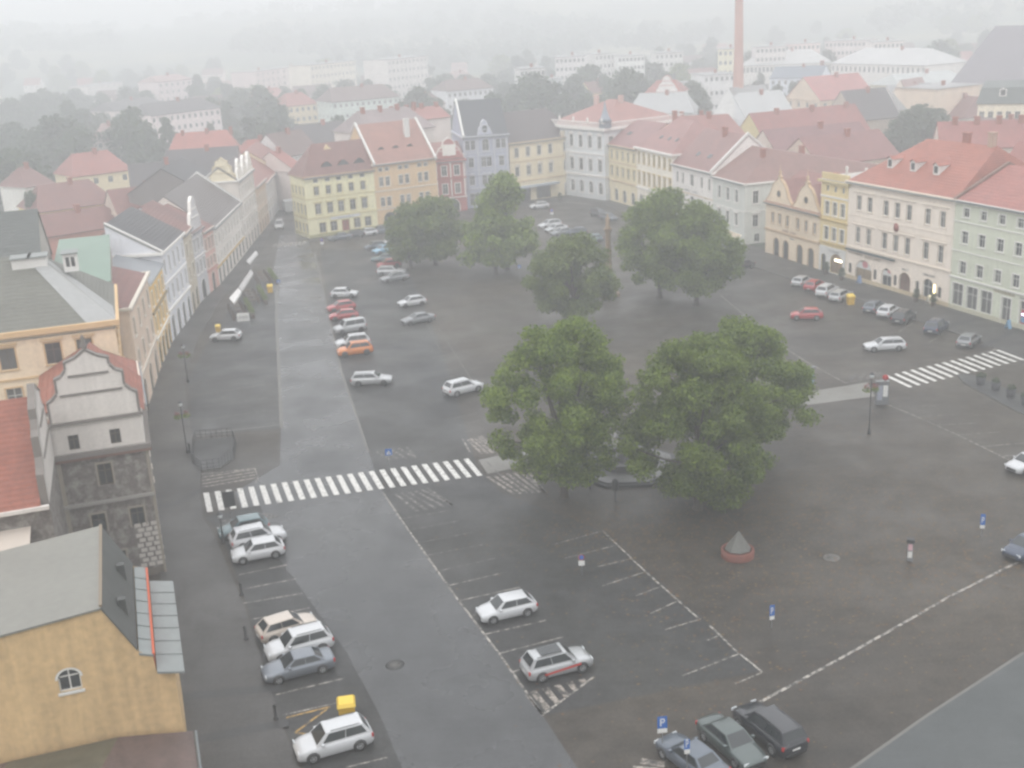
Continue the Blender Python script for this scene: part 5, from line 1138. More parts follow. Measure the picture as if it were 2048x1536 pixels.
# ---- big cream hotel
A, B = G(1690.5, 556), G(1896, 616); HW = wall(228, 214, 196); HT = trim(222, 208, 190)
cs = [.115, .225, .385, .495, .605, .775, .905]
t, W, ro = house('hotel', 'big cream hotel under an orange red roof with three dormers', A, B, 14.4, 17, HW, rooftile(196, 106, 84), 'hip', 5.7, .5, 6.5, 2.5, rows={
    'front': [(10.4, 1.0, 2.1, cs, O(sur=HT)), (5.7, 1.0, 2.3, cs, O(sur=HT)), (.05, 3.6, 3.3, [.19], O(kind='shop_window', arch=True, sur=HT, frame=FRAME_D, pane=rough_mat('amber_shop_glass', (.26, .19, .11), .3, .6, 1.5))),
              (.05, 2.0, 3.0, [.425], O(kind='shop_window', arch=True, sur=HT)), (.05, 2.2, 3.1, [.60], O(kind='door', arch=True, sur=HT, frame=FRAME_D, pane=plain('brown_door', (.16, .085, .06), .6))),
              (.05, 1.9, 3.1, [.815], O(kind='shop_window', arch=True, sur=HT)), (1.0, .7, 1.5, [.045, .305, .505, .715, .915], O(kind='show_case', arch=True, frame=FRAME_D, nosill=True))]},
    bands=((9.5, .1, .06), (8.75, .06, .05), (4.75, .25, .15), (14.0, .45, .45)), bandm=HT, dormers=(('gable', .24, .17, 1.1, 1.25), ('gable', .46, .17, 1.1, 1.25), ('gable', .67, .17, 1.1, 1.25)), chimneys=((.62, .52, 1.4), (.85, .5, 1.6, trim(180, 150, 130))), socle=trim(206, 186, 150))
for z, w_ in ((12.95, .3), (8.3, .3)):
    for c in ((.115 + .225) / 2, .495, .84):
        hw = 2.4 if c != .495 else 3.6; q = MB(); q.box(W * c - hw, W * c + hw, -.16, -.01, z, z + .16, HT); q.build('hood_moulding', t)
q = MB(); q.box(W * .01, W * .50, -.42, -.03, 4.45, 4.62, plain('dark_ledge', (.05, .07, .08), .5)); q.build('dark_ledge', t)
q = MB(); q.lathe([(.1, 0), (.45, .0), (.5, .08), (.02, .1)], plain('crest_red', (.30, .08, .06), .6), 16); o = q.build('crest', t); o.location = (W * .495, -.02, 9.1); o.rotation_euler = (math.pi / 2, 0, 0); o.scale = (1, 1.3, 1)
GO = plain('bronze_letters', (.30, .22, .12), .5)
text('papírnictví', t, W * .10, 3.95, .5, GO); text('knihkupectví', t, W * .28, 3.75, .5, GO); text('Hotel', t, W * .60, 3.45, .45, GREYM); text('PIZZERIE', t, W * .82, 3.5, .5, GREYM)
q = MB(); q.box(W * .87, W * .876, -.12, -.02, .4, 2.6, plain('lit_neon', (1.0, .85, .45), .3, 0, 5.0)); q.build('neon_strip', t)
for c, rr_ in ((.20, .62), (.445, .4)):
    q = MB(); n = 20; ln = [(W * c + rr_ * math.cos(2 * math.pi * i / n), -.0, 2.75 + rr_ * .8 * math.sin(2 * math.pi * i / n)) for i in range(n)]; q.face([(x, .06, z) for x, y, z in ln], plain('pink_disc', (.55, .22, .24), .5)); q.build('round_emblem', t)
    q = MB(); hw = 1.7 if c == .20 else .95; q.box(W * (c - .01 if c == .2 else c - .02) - hw, W * (c - .01 if c == .2 else c - .02) + hw, .07, .1, 2.1, 3.05 if c == .2 else 2.75, SWHITE); q.build('arch_sign', t)
# ---- pale green house, runs out of the picture
A = G(1896.5, 616); B0 = G(2048, 662); B = A + (B0 - A).normalized() * 22; GW = wall(196, 200, 176); GT = trim(222, 220, 214)
cs = [2.1 / 22, 5.1 / 22, 8.2 / 22, 11.2 / 22, 14.2 / 22, 17.2 / 22, 20 / 22]
t, W, ro = house('bank_house', 'pale green house with white window surrounds and large shop windows at the right edge', A, B, 14.4, 16, GW, rooftile(190, 106, 92), 'gable', 3.7, .5, rows={
    'front': [(12.3, 1.0, 1.15, cs, O(sur=GT)), (8.9, 1.1, 1.6, cs, O(sur=GT)), (5.0, 1.1, 1.6, cs, O(sur=GT)),
              (.7, 1.9, 2.9, [1.5 / 22, 4.1 / 22, 6.6 / 22], O(kind='shop_window', sur=GT)), (.05, 1.5, 3.4, [10 / 22], O(kind='door', sur=GT)), (.7, 1.9, 2.9, [13.2 / 22, 17 / 22], O(kind='shop_window', sur=GT))]},
    bands=((11.6, .12, .1, GT), (7.8, .12, .08, GT), (4.3, .2, .16, GT), (14.0, .4, .35, GT)), socle=trim(190, 186, 160), chimneys=((.35, .5, 1.8), (.55, .42, 2.2, WHITE)), fire=(('l', .3, rooftile(150, 110, 95)),))
text('spořitelna', t, 9.6, 3.85, .62, GO); text('pojišťovna', t, 13.4, 3.8, .45, GREYM)
q = MB(); q.box(12.45, 14.1, .02, .1, .8, 2.5, plain('atm_red', (.42, .05, .06), .4)); am = q.build('cash_machine', t); q = MB(); q.box(12.6, 13.4, -.02, .018, 1.9, 2.08, plain('atm_light', (.7, .75, 1.0), .3, 0, 5.0)); q.build('lit_panel', am)
q = MB(); q.box(12.55, 13.5, -.02, .018, 1.0, 1.7, plain('atm_screen', (.16, .3, .45), .3)); q.build('screen', am)
# ------------------------------------------------------------------ left row, near to far
SG_ = None
def sgraffito():
    m, nt, b = new_mat('sgraffito'); N = nt.nodes.new; L = nt.links.new
    tc = N('ShaderNodeTexCoord'); n = N('ShaderNodeTexNoise'); n.inputs['Scale'].default_value = 1.5; n.inputs['Detail'].default_value = 5; n.inputs['Distortion'].default_value = .35; L(tc.outputs['Object'], n.inputs['Vector'])
    r = N('ShaderNodeValToRGB'); L(n.outputs[0], r.inputs[0]); e = r.color_ramp.elements; e[0].position = .44; e[0].color = (.150, .130, .118, 1); e[1].position = .66; e[1].color = (.28, .26, .24, 1)
    n2 = N('ShaderNodeTexNoise'); n2.inputs['Scale'].default_value = 5; L(tc.outputs['Object'], n2.inputs['Vector']); mp = N('ShaderNodeMapRange'); mp.inputs['To Min'].default_value = .5; mp.inputs['To Max'].default_value = 1.45; L(n2.outputs[0], mp.inputs['Value'])
    v = N('ShaderNodeVectorMath'); v.operation = 'SCALE'; L(r.outputs[0], v.inputs[0]); L(mp.outputs[0], v.inputs['Scale']); L(v.outputs[0], b.inputs['Base Color']); b.inputs['Roughness'].default_value = .9; return m
SGR = sgraffito(); RW = rough_mat('weathered_white', srgb(206, 200, 194), .9, .14, 1.5, .9); RT1 = rooftile(178, 92, 68); CRD = trim(120, 112, 106)
def rhouse(name, label, s0, s1, h, depth, wm, rm, **k):
    """a house of the left row between street stations s0 and s1 (or between two ground points)"""
    A = LP(s0, 0) if not isinstance(s0, Vector) else s0; B = LP(s1, 0) if not isinstance(s1, Vector) else s1
    return house(name, label, A, B, h, depth, wm, rm, **k)
# near ochre house (profile along the street)
OCH = rough_mat('ochre_plaster', srgb(196, 167, 124), .9, .22, .8, 1.1); SLD = rough_mat('dark_slate', srgb(74, 76, 74), .6, .25, 3, .3); SLM = metal_roof(122, 121, 114); SLT = metal_roof(126, 131, 130)
t = thing('ochre_house', 'near ochre gable house with grey sheet roof and a small arched window', 'building', LP(-2.8, 0), math.atan2(LD.y, LD.x)); Ls = 10.6
prof = [(18, 10.9), (9, 11.75), (3.0, 12.3), (1.6, 9.55), (1.55, 9.3), (.85, 9.05), (.8, 8.15), (-.55, 7.85)]
q = MB()   # x along street, y = off
wp = [(-.05, 0), (18, 0), (18, 10.8), (9, 11.65), (3.0, 12.2), (1.6, 9.4), (.9, 8.95), (.85, 8.05), (-.05, 7.9)]
ax, ay, az = 4.6, .0, 6.9
# near end wall with a real arched opening: split into strips around it
y0, y1, z0, z1 = 4.55, 5.65, 7.9, 9.15
def clipz(y):
    top = [(-.05, 7.9), (.85, 8.05), (.9, 8.95), (1.6, 9.4), (3.0, 12.2), (9, 11.65), (18, 10.8)]
    for (a, b), (c, d) in zip(top, top[1:]):
        if a <= y <= c: return b + (d - b) * (y - a) / (c - a)
    return 10.8
ys_ = [-.05, .85, .9, 1.6, 3.0, y0, y1, 9, 18]
for a, b_ in zip(ys_, ys_[1:]):
    if a == y0:
        q.face([(0, a, 0), (0, b_, 0), (0, b_, z0), (0, a, z0)], OCH); r_ = (y1 - y0) / 2; hr = z1 - r_ * .9; n = 10
        A_ = [((y0 + y1) / 2 - r_ * math.cos(math.pi * k / n), hr + r_ * .9 * math.sin(math.pi * k / n)) for k in range(n + 1)]
        for k in range(n): q.face([(0, A_[k][0], A_[k][1]), (0, A_[k + 1][0], A_[k + 1][1]), (0, A_[k + 1][0], clipz(A_[k + 1][0])), (0, A_[k][0], clipz(A_[k][0]))], OCH); q.face([(0, A_[k][0], A_[k][1]), (0, A_[k + 1][0], A_[k + 1][1]), (.16, A_[k + 1][0], A_[k + 1][1]), (.16, A_[k][0], A_[k][1])], OCH)
        for yy in (y0, y1): q.face([(0, yy, z0), (.16, yy, z0), (.16, yy, hr), (0, yy, hr)], OCH)
        q.face([(0, y0, z0), (.16, y0, z0), (.16, y1, z0), (0, y1, z0)], OCH)
    else: q.face([(0, a, 0), (0, b_, 0), (0, b_, clipz(b_)), (0, a, clipz(a))], OCH)
q.face([(Ls, y, z) for y, z in wp], OCH); q.face([(0, -.05, 0), (Ls, -.05, 0), (Ls, -.05, 7.9), (0, -.05, 7.9)], OCH); q.face([(0, .86, 8), (Ls, .86, 8), (Ls, .86, 9), (0, .86, 9)], plain('terracotta_edge', srgb(196, 96, 66), .8)); q.build('wall', t)
d_, sd_, g_ = window_mesh(1.1, 1.25, (FRAME, None, True, None))
wn = link('window', d_, t); wn.matrix_local = Matrix.Translation((0, 5.1, 7.9)) @ Matrix.Rotation(-math.pi / 2, 4, 'Z'); link('pane', g_['a'], wn)
q = MB(); q.box(-.1, .03, 4.45, 5.75, 7.76, 7.9, FRAME)
for k in range(10):
    a0, a1 = math.pi * k / 10, math.pi * (k + 1) / 10; q.face([(-.03, 5.1 - rr2 * math.cos(a), 8.655 + rr2 * .9 * math.sin(a)) for rr2, a in ((.55, a0), (.55, a1), (.68, a1), (.68, a0))], FRAME)
q.build('window_surround', t)
for nm, k0, k1, m, ex in (('flat_roof', 0, 2, SLM, .12), ('slate_slope', 2, 3, SLD, .1), ('upper_eave', 4, 5, SLT, .1), ('lower_eave', 6, 7, SLT, .1)):
    q = MB()
    for k in range(k0, k1):
        (ya, za), (yb, zb) = prof[k], prof[k + 1]; x0 = -ex if nm != 'lower_eave' else -.35
        P = [(x0, ya, za), (x0, yb, zb), (Ls + .1, yb, zb), (Ls + .1, ya, za)]; q.face(P, m); q.face([(x, y, z - .12) for x, y, z in P], m)
        for i in range(4): a, c = P[i], P[(i + 1) % 4]; q.face([a, (a[0], a[1], a[2] - .12), (c[0], c[1], c[2] - .12), c], m)
        if m is SLT:
            for s in range(1, 7): x = Ls * s / 7; q.tube((x, ya, za + .02), (x, yb, zb + .02), .045, .045, m, 5)
    o = q.build(nm, t)
q = MB(); q.box(-.05, Ls, .78, .9, 8.98, 9.12, plain('terracotta_edge', srgb(196, 96, 66), .8)); q.build('tile_edge', t)
q = MB(); q.box(.0, Ls, 2.92, 3.08, 12.3, 12.42, plain('ochre_edge', srgb(128, 116, 100), .8)); q.build('ridge_edge', t)
for x in (2.6, 7): q = MB(); q.box(x, x + .4, 1.9, 2.3, 9.8, 11.2, SLD); q.build('roof_vent', t)
# brown hipped roof below it, nearest to the camera
t = thing('near_house', 'brown roofed low house at the bottom left corner under the ochre gable', 'building', LP(-3.6, 0), math.atan2(LD.y, LD.x)); BR = rooftile(112, 88, 80, .25); BR2 = rooftile(104, 96, 74, .25)
q = MB(); q.box(-16, -.3, .1, 17, 0, 4.2, OCH); q.build('wall', t); q = MB()
E1 = [(-16, -.5, 4.3), (.25, -.5, 4.3), (.25, 17, 4.3), (-16, 17, 4.3)]; ra, rb = (-.0, 3.2, 5.1), (-.0, 8.6, 5.1)
q.face([E1[0], E1[1], ra, (-16, 7, 7.8)], BR); q.face([E1[1], (.25, 3.2, 4.3), ra], BR); q.face([ra, rb, (-16, 10, 8.2), (-16, 7, 7.8)], BR2); q.face([rb, (.25, 17, 4.3), E1[3], (-16, 10, 8.2)], BR)
q.face([(.25, 3.2, 4.3), (.25, 17, 4.3), rb, ra], BR); q.build('roof', t)
q = MB(); q.tube((-16, -.62, 4.2), (.3, -.62, 4.2), .09, .09, GUTTER, 6); q.build('gutter', t)
# sgraffito house with scrolled gables
A, B = LP(26, 6.4), LP(26, 0.05)
t = thing('sgraffito_house', 'Renaissance corner house with dark figured plaster and white scrolled gables', 'building', (A.x, A.y, 0), math.atan2(B.y - A.y, B.x - A.x)); W = 6.35
DP = 10.0; q = MB()
wins_ = [(W * .5, 8.0, 1.0, 1.7), (W * .34, 4.3, 1.0, 1.5), (W * .78, 4.3, 1.0, 1.5), (W * .5, 1.0, 1.0, 1.5)]
wall_sheet(q, Matrix.Identity(4), W, 0, 10.5, [(u - w_ / 2, u + w_ / 2, z, z + h_, False) for u, z, w_, h_ in wins_], SGR)
wall_sheet(q, side_T('right', W, DP), DP, 0, 10.5, [(u, u + 1, z, z + 1.6, False) for u in (2, 5.5) for z in (4.3, 7.8)], SGR)
q.face([(0, 0, 0), (0, DP, 0), (0, DP, 13.1), (0, 0, 13.1)], SGR); q.face([(0, DP, 0), (W, DP, 0), (W, DP, 13.1), (0, DP, 13.1)], SGR); q.build('wall', t)
q = MB(); at = [(W * .22, 11.1, .75, 1.15), (W * .68, 11.1, .75, 1.15)]
wall_sheet(q, Matrix.Identity(4), W, 10.85, 13.1, [(u - w_ / 2, u + w_ / 2, z, z + h_, False) for u, z, w_, h_ in at], RW)
wall_sheet(q, side_T('right', W, DP), DP, 10.85, 13.1, [], RW); q.build('attic_wall', t)
q = MB(); q.box(-.1, W + .35, -.35, .0, 10.5, 10.85, CRD); q.box(W, W + .35, .0, DP, 10.5, 10.85, CRD); q.box(-.1, W + .35, -.3, .0, 10.28, 10.5, trim(120, 84, 74)); q.box(-.05, W + .05, -.2, -.01, 6.6, 6.85, trim(150, 145, 140)); q.box(-.05, W + .15, -.22, .0, 13.1, 13.32, CRD); q.box(-.06, .22, -.08, .0, 0, 10.2, trim(150, 140, 124)); q.box(W - .12, W + .05, -.08, .0, 0, 10.2, trim(150, 140, 124)); q.build('cornice', t)
for u, z, w_, h_ in wins_ + at:
    d_, sd_, g_ = window_mesh(w_, h_, (FRAME_D, trim(150, 140, 124) if z < 10 else None, False, None)); wn = link('window', d_, t); wn.location = (u, 0, z); link('pane', g_['a'], wn)
T = side_T('right', W, DP)
for u in (2.5, 6):
    for z in (4.3, 7.8):
        d_, sd_, g_ = window_mesh(1.0, 1.6, (FRAME_D, trim(150, 140, 124), False, None)); wn = link('window', d_, t); wn.matrix_local = T @ Matrix.Translation((u, 0, z)); link('pane', g_['a'], wn)
gable_plate(t, .0, W, 13.32, 5.3, RW, 'step', .0, .55, None, CRD)
q = MB(); q.lathe([(.2, 18.6), (.26, 18.8), (.12, 19.0), (.2, 19.25), (.03, 19.6)], CRD, 8, (W / 2, .25, 0)); q.build('finial', t)
q = MB()
q.box(0.02, W + .02, .0, .3, 0.02, .6, trim(120, 110, 100)); q.build('plinth', t)
q = MB(); rz0, rz1 = 13.15, 16.6
for (xa, za), (xb, zb) in (((-.2, rz0), (W / 2, rz1)), ((W / 2, rz1), (W + .3, rz0))):
    q.face([(xa, .55, za), (xb, .55, zb), (xb, DP, zb), (xa, DP, za)], RT1)
q.face([(0, DP - .05, 13.1), (W, DP - .05, 13.1), (W / 2, DP - .05, 16.5)], RW); q.build('roof', t)
# pale block pattern low on the street corner
q = MB()
for r_ in range(9):
    for k in range(3): q.box(W - 1.75 + k * .6 + (.2 if r_ % 2 else 0), W - 1.3 + k * .6 + (.2 if r_ % 2 else 0), -.03, -.004, .8 + r_ * .42, 1.1 + r_ * .42, trim(190, 184, 176))
q.build('rustication', t)
# its rear wing with the second gable
Wn = MB(); E = LP(16.5, 6.45); t2 = thing('sgraffito_wing', 'red roofed wing of the Renaissance house with a scrolled gable facing the street', 'building', (E.x, E.y, 0), math.atan2(LD.y, LD.x)); Lw = 9.45
Wn.box(0, Lw, 0.02, 16, 0, 10.9, SGR); Wn.build('wall', t2)
gable_plate(t2, 0, Lw, 10.9, 7.0, RW, 'step', .0, .5, None, CRD)
q = MB(); q.face([(-.5, .5, 10.9), (Lw / 2, .5, 17.0), (Lw / 2, 16, 17.0), (-.5, 16, 10.9)], RT1); q.face([(Lw + .1, .5, 10.9), (Lw / 2, .5, 17.0), (Lw / 2, 16, 17.0), (Lw + .1, 16, 10.9)], RT1); q.build('roof', t2)
q = MB(); q.box(-.62, -.3, .0, 16, 10.75, 11.0, RW); q.build('eave_cornice', t2)
t = thing('lean_to_roof', 'pale low roof piece below the red wing at the left edge', 'building', LP(12.6, 8.0), math.atan2(LD.y, LD.x)); q = MB(); q.box(0, 3.6, 0, 9, 0, 8.9, SGR); q.build('wall', t); q = MB(); q.mesh([(-.2, -.2, 9.0), (3.8, -.2, 9.6), (3.8, 9, 9.6), (-.2, 9, 9.0)], [(0, 1, 2, 3)], trim(190, 178, 165)); q.build('roof', t)
house('street_house', 'low white house squeezed between the Renaissance gable and the cream civic building', LP(36.1, .1), LP(49.6, .3), 10.8, 8, RW, RT1, 'gable', 2.2, rows={'front': [(7, 1, 1.8, 4, dict(sur=trim(214, 205, 190))), (3.4, 1, 1.8, 4, dict(sur=trim(214, 205, 190)))]}, bands=((10.5, .3, .3, trim(214, 205, 190)),))
# cream corner building with the big grey green roof
CM = wall(226, 202, 166); CT = trim(214, 176, 126)
def soff(x, y, z): v = G(x, y, z) - _a; return v.x * LN.x + v.y * LN.y
AO = 26.0; A, B = LP(50, AO), LP(50, 1.55); W = AO - 1.55; fo = lambda x, y: (AO - soff(x, y, 13)) / W
wc = [fo(168, 700), fo(103, 712), fo(8, 727)]; dw = wc[1] - wc[2]; wc += [wc[2] - dw * k for k in (1, 2)]
t, W, ro = house('civic_building', 'large cream building with a big grey green hipped roof and white dormers', A, B, 15.0, 16, CM, rooftile(124, 122, 110, .14), 'hip', 5.4, .5, 0, 6.5, rows={
    'front': [(11.5, 1.35, 2.0, wc, O(sur=CT, hood='flat', frame=FRAME_D)), (7.6, 1.35, 2.1, wc, O(sur=CT))],
    'right': [(11.6, 1.1, 2.0, 5, O(sur=CT)), (7.4, 1.1, 2.1, 5, O(sur=CT)), (.3, 2.0, 3.2, 4, O(kind='arcade', arch=True, sur=CT, frame=FRAME_D))]}, bands=((14.1, .14, .1, trim(170, 160, 140)), (14.5, .5, .5, CT), (10.4, .2, .1, CT), (6.4, .25, .15, CT)))
for px_, w_ in ((140, 1.3), (78, 1.6), (45, 1.6)):
    x = (AO - soff(px_, 525, 19.6)); q = MB(); q.box(x - w_ / 2, x + w_ / 2, 6.4, 8.4, 18.6, 20.3, WHITE); q.box(x - w_ / 2 - .12, x + w_ / 2 + .12, 6.2, 8.5, 20.3, 20.42, metal_roof(120, 124, 122))
    if px_ == 140: q.box(x - .4, x - .08, 6.38, 6.399, 19.1, 20.0, GLASS); q.box(x + .08, x + .4, 6.38, 6.399, 19.1, 20.0, GLASS)
    q.build('dormer', ro)
HS = metal_roof(150, 151, 150); e_ = (W + .35, -.35, 14.88); r_ = (W - 6.3, 8.0, 20.46); q = MB()
q.face([e_, r_, (r_[0] + .5, r_[1] + .5, r_[2] - .25), (W + .35, 4.6, 14.88)], HS); q.build('hip_sheeting', ro)
for q_ in [0]:
    q = MB(); q.face([(e_[0] - 2.6, -.35, 14.9), e_, r_, (r_[0] - .9, r_[1] - .35, r_[2] - .2)], HS); q.build('hip_sheeting', ro)
# tall block with the copper green roof, and a dark roof left of it
A, B = LP(66.5, 7.6), LP(66.5, 1.7)
house('courtyard_building', 'tall flat block with a pale copper green roof behind the big grey green one', A, B, 15.3, 30, wall(150, 140, 128), metal_roof(104, 128, 112), 'flat', 0, .5)
A, B = LP(70, 26), LP(70, 8.6)
house('courtyard_building', 'dark grey gabled roof at the left edge above the white dormers', A, B, 14.6, 22, wall(160, 150, 140), rooftile(96, 100, 96, .14), 'gable', 7.0, .5)
# street fronts beyond, near to far
def bp(x, y): return G(x, y)
F0, F1, F2, F3, F4, F5, F6, F7 = LP(66.2, .3), bp(322, 737), bp(346, 684), bp(387, 629), bp(401, 606), bp(421, 587), bp(440, 571), bp(492, 505)
rhouse('street_house', 'beige pink arcaded house, first after the cream civic building', F0, F1, 12.0, 4.0, wall(212, 186, 160), rooftile(150, 84, 72), roof='shed', rh=1.4, rows={'front': [(8.6, 1.1, 2.0, 4, O(sur=TR)), (5.0, 1.1, 2.0, 4, O(sur=TR)), (.1, 2.2, 3.3, 3, O(kind='arcade', arch=True, sur=TR, frame=FRAME_D))]}, bands=((12.0, .3, .4, TR), (4.2, .2, .2, TR)))
rhouse('street_house', 'bright yellow house with white arches in the left street row', F1, F2, 10.8, 5.6, wall(232, 186, 90), metal_roof(130, 134, 138), roof='shed', rh=1.6, rows={'front': [(7.6, 1.1, 1.9, 4, O(sur=TW_)), (4.4, 1.1, 1.9, 4, O(sur=TW_)), (.1, 2.2, 3.0, 4, O(kind='arcade', arch=True, sur=TW_, frame=FRAME_D))]}, bands=((6.9, .25, .25, trim(150, 130, 96)), (10.5, .3, .3, TW_), (3.6, .25, .2, TW_)))
rhouse('street_house', 'tall pale grey white house with a dark slate roof and white end wall', F2, F3, 12.2, 6.6, wall(208, 210, 214), rooftile(78, 74, 78, .12), roof='shed', rh=4.2, rows={'front': [(8.8, .95, 2.2, 5, O(sur=TW_)), (5.0, .95, 2.2, 5, O(sur=TW_)), (.1, 1.7, 3.2, 4, O(kind='arcade', arch=True, sur=TW_, frame=FRAME_D))]}, bands=((11.9, .35, .4, TW_), (7.7, .2, .15, TW_), (4.1, .3, .25, TW_)), fire=(('l', .25, WHITE),))
rhouse('street_house', 'narrow ochre grey house with a single arched gateway', F3, F4, 11.8, 12, wall(188, 176, 150), rooftile(150, 90, 78), roof='gable', rh=3.4, rows={'front': [(8.2, .9, 1.9, 2, O(sur=TR)), (4.8, .9, 1.9, 2, O(sur=TR)), (.1, 1.8, 3.0, 2, O(kind='gateway', arch=True, sur=TR, frame=FRAME_D))]}, bands=((11.5, .3, .3, TR),))
t, W, ro = rhouse('street_house', 'grey house with a scrolled gable in the left street row', F4, F5, 10.8, 14, wall(186, 184, 186), rooftile(140, 84, 76), roof='gable', rh=4.4, rows={'front': [(7.6, .95, 2.0, 3, O(sur=TW_)), (4.2, .95, 2.0, 3, O(sur=TW_)), (.1, 2.4, 3.0, 1, O(kind='gateway', arch=True, sur=TW_, frame=FRAME_D))]}, bands=((10.4, .35, .3, TW_), (6.7, .2, .15, TW_)))
gable_plate(t, .1, W - .1, 10.9, 5.0, wall(190, 186, 184), 'volute', .0, .5, None, TW_)
rhouse('street_house', 'salmon pink house with arcades in the left street row', F5, F6, 9.8, 13, wall(210, 160, 144), rooftile(150, 90, 80), roof='gable', rh=4.0, rows={'front': [(6.6, .9, 1.9, 3, O(sur=TR)), (3.9, .9, 1.6, 3, O(sur=TR)), (.1, 1.6, 2.8, 3, O(kind='arcade', arch=True, sur=TR, frame=FRAME_D))]}, bands=((9.5, .3, .3, TR), (3.4, .2, .15, trim(205, 140, 126))))
rhouse('street_house', 'long cream house with a yellow shop band at the end of the row', F6, F7, 9.4, 14, wall(214, 204, 192), rooftile(118, 106, 104, .12), roof='gable', rh=5.6, rows={'front': [(6.2, .9, 1.8, 9, O(sur=TW_)), (3.4, .9, 1.5, 9, O(sur=TW_)), (.1, 1.6, 2.5, 8, O(kind='shop_window', frame=FRAME_D))]}, bands=((9.1, .3, .3, TW_), (2.8, .25, .12, trim(204, 166, 84))), fire=(('r', .4, WHITE),))
S0 = [bp(493, 504), bp(521, 470), bp(540, 446), bp(560, 417), bp(577, 392), bp(592, 370)]
t, W, ro = rhouse('stepped_gable_house', 'tall white house with a row of scrolled gables at the mouth of the narrow street', S0[0], S0[1], 13.2, 6.5, wall(206, 196, 182), rooftile(104, 84, 82), roof='gable', rh=2.6, rows={'front': [(10, .9, 1.7, 6, O(sur=TW_)), (6.6, .9, 1.9, 6, O(sur=TW_)), (3.4, .9, 1.7, 6, O(sur=TW_)), (.1, 1.4, 2.4, 5, O(kind='shop_window', frame=FRAME_D))]}, bands=((13, .3, .3, TW_), (9.3, .2, .12, TW_), (5.8, .2, .12, TW_)), fire=(('l', .3, WHITE),))
house('rear_building', 'dark slate roofed building behind the scrolled gable house', S0[0] + LN * 6.7, S0[1] + LN * 6.7, 12.2, 13, wall(120, 112, 108), rooftile(74, 70, 72, .12), 'hip', 4.2, .5, 0, 0, gutter=False)
for k in range(3): gable_plate(t, W * k / 3 + .2, W * (k + 1) / 3 - .2, 13.3, 3.6, wall(216, 208, 190), 'volute', .0, .5, None, TW_)
gable_plate(t, 1.6, 6.2, 13.0, 4.6, wall(220, 206, 172), 'step', -.05, .5, None, trim(206, 190, 150), T=side_T('left', W, 6.5))
for k, (wc, h) in enumerate(((wall(206, 178, 150), 9.5), (wall(200, 196, 190), 8.5), (wall(210, 190, 150), 9.5), (wall(206, 196, 186), 8.5))):
    rhouse('street_house', ['small tan house on the left of the narrow street', 'small grey house on the left of the narrow street', 'second tan house farther on the left of the narrow street', 'last pale house on the left of the narrow street'][k], S0[k + 1], S0[k + 2], h, 12, wc, rooftile(170, 96, 82), roof='gable', rh=4, rows={'front': [(5.6, .9, 1.7, 5, O(sur=TR)), (2.9, .9, 1.5, 5, O(sur=TR)), (.2, 1.3, 2.1, 4, O(kind='shop_window', frame=FRAME_D))]}, bands=((h - .3, .3, .3, TR),))
# ------------------------------------------------------------------ the town behind the square
def bg(label, xl, yl, xr, yr, h, depth, wallc, roofc, roof='hip', rh=4.0, cols=None, floors=2, hip=3.0, chim=1, ridge=.5, side=None, top=1.0, ww=1.1, wh=1.4, **k):
    """a town building from its eave line in the photo (left and right pixel) at eave height h"""
    A, B = EVP(xl, yl, h), EVP(xr, yr, h); W = (B - A).length; n = cols if cols is not None else max(1, int(W / 3.2)); st = (h - .6) / floors
    zs = [h - top - wh - i * st for i in range(floors) if h - top - wh - i * st > .3]
    rows = {'front': [(z, ww, wh, n, O(nosill=True)) for z in zs]} if n else {}
    if side:
        for s_ in side: rows[s_] = [(z, ww, wh, max(1, int(depth / 3.6)), O(nosill=True)) for z in zs]
    ch = [((i + .5) / chim + .07, .45, 1.1) for i in range(chim)]
    k.setdefault('group', None)
    return house(k.pop('name', 'town_building'), label, A, B, h, depth, wall(*wallc), roofc, roof, rh, ridge, hip, hip, rows=rows, bands=((h - .3, .25, .25),), chimneys=ch, gutter=False, **k)
RR = rooftile(186, 100, 84); RD = rooftile(150, 88, 78); RB = rooftile(128, 96, 88); RK = rooftile(92, 84, 86, .14); RG = metal_roof(137, 137, 136); RP = rooftile(190, 150, 142); RY = rooftile(160, 112, 96)
# left, behind the street row
bg('villa with pinkish roof and a yellow wall of four windows', 146, 353, 262, 338, 9, 12, (224, 206, 160), RR, rh=4.5, floors=2, cols=4)
bg('small house with red roof and white wall at the far left', 50, 374, 106, 364, 8, 9, (214, 210, 200), RD, rh=4.0, cols=3)
bg('low house with a brownish roof over a yellow band behind the copper roof', 76, 424, 232, 402, 7, 13, (222, 196, 130), RD, rh=4.4, cols=0)
bg('long red roofed wing running behind the copper green roof', 58, 478, 262, 446, 7, 9, (190, 120, 100), RD, 'gable', rh=3.2, cols=0)
bg('house with red brown roofs beside the dark slate house', 236, 430, 372, 412, 9, 10, (190, 170, 150), RD, 'gable', rh=4, cols=0, hip=0)
bg('wide grey brown roof behind the left street row', 262, 380, 398, 368, 10, 12, (180, 170, 160), RK, 'gable', rh=4.5, cols=0, hip=0)
bg('dark roof behind the scrolled gables of the narrow street', 330, 348, 476, 338, 10.5, 12, (170, 150, 140), RK, 'gable', rh=4.4, cols=0, hip=0)
bg('broad orange red roof left of the narrow street', 334, 312, 480, 301, 9, 14, (206, 190, 170), rooftile(196, 96, 76), rh=5, cols=5, chim=3)
bg('small house with a pale hipped roof between dark trees', 184, 281, 243, 277, 9, 10, (200, 190, 180), RP, rh=4.5, cols=2)
bg('white and pink apartment block with a dark roof', 301, 231, 440, 214, 13.5, 14, (226, 208, 204), RK, 'hip', rh=3.5, cols=12, floors=4, side=('left',))
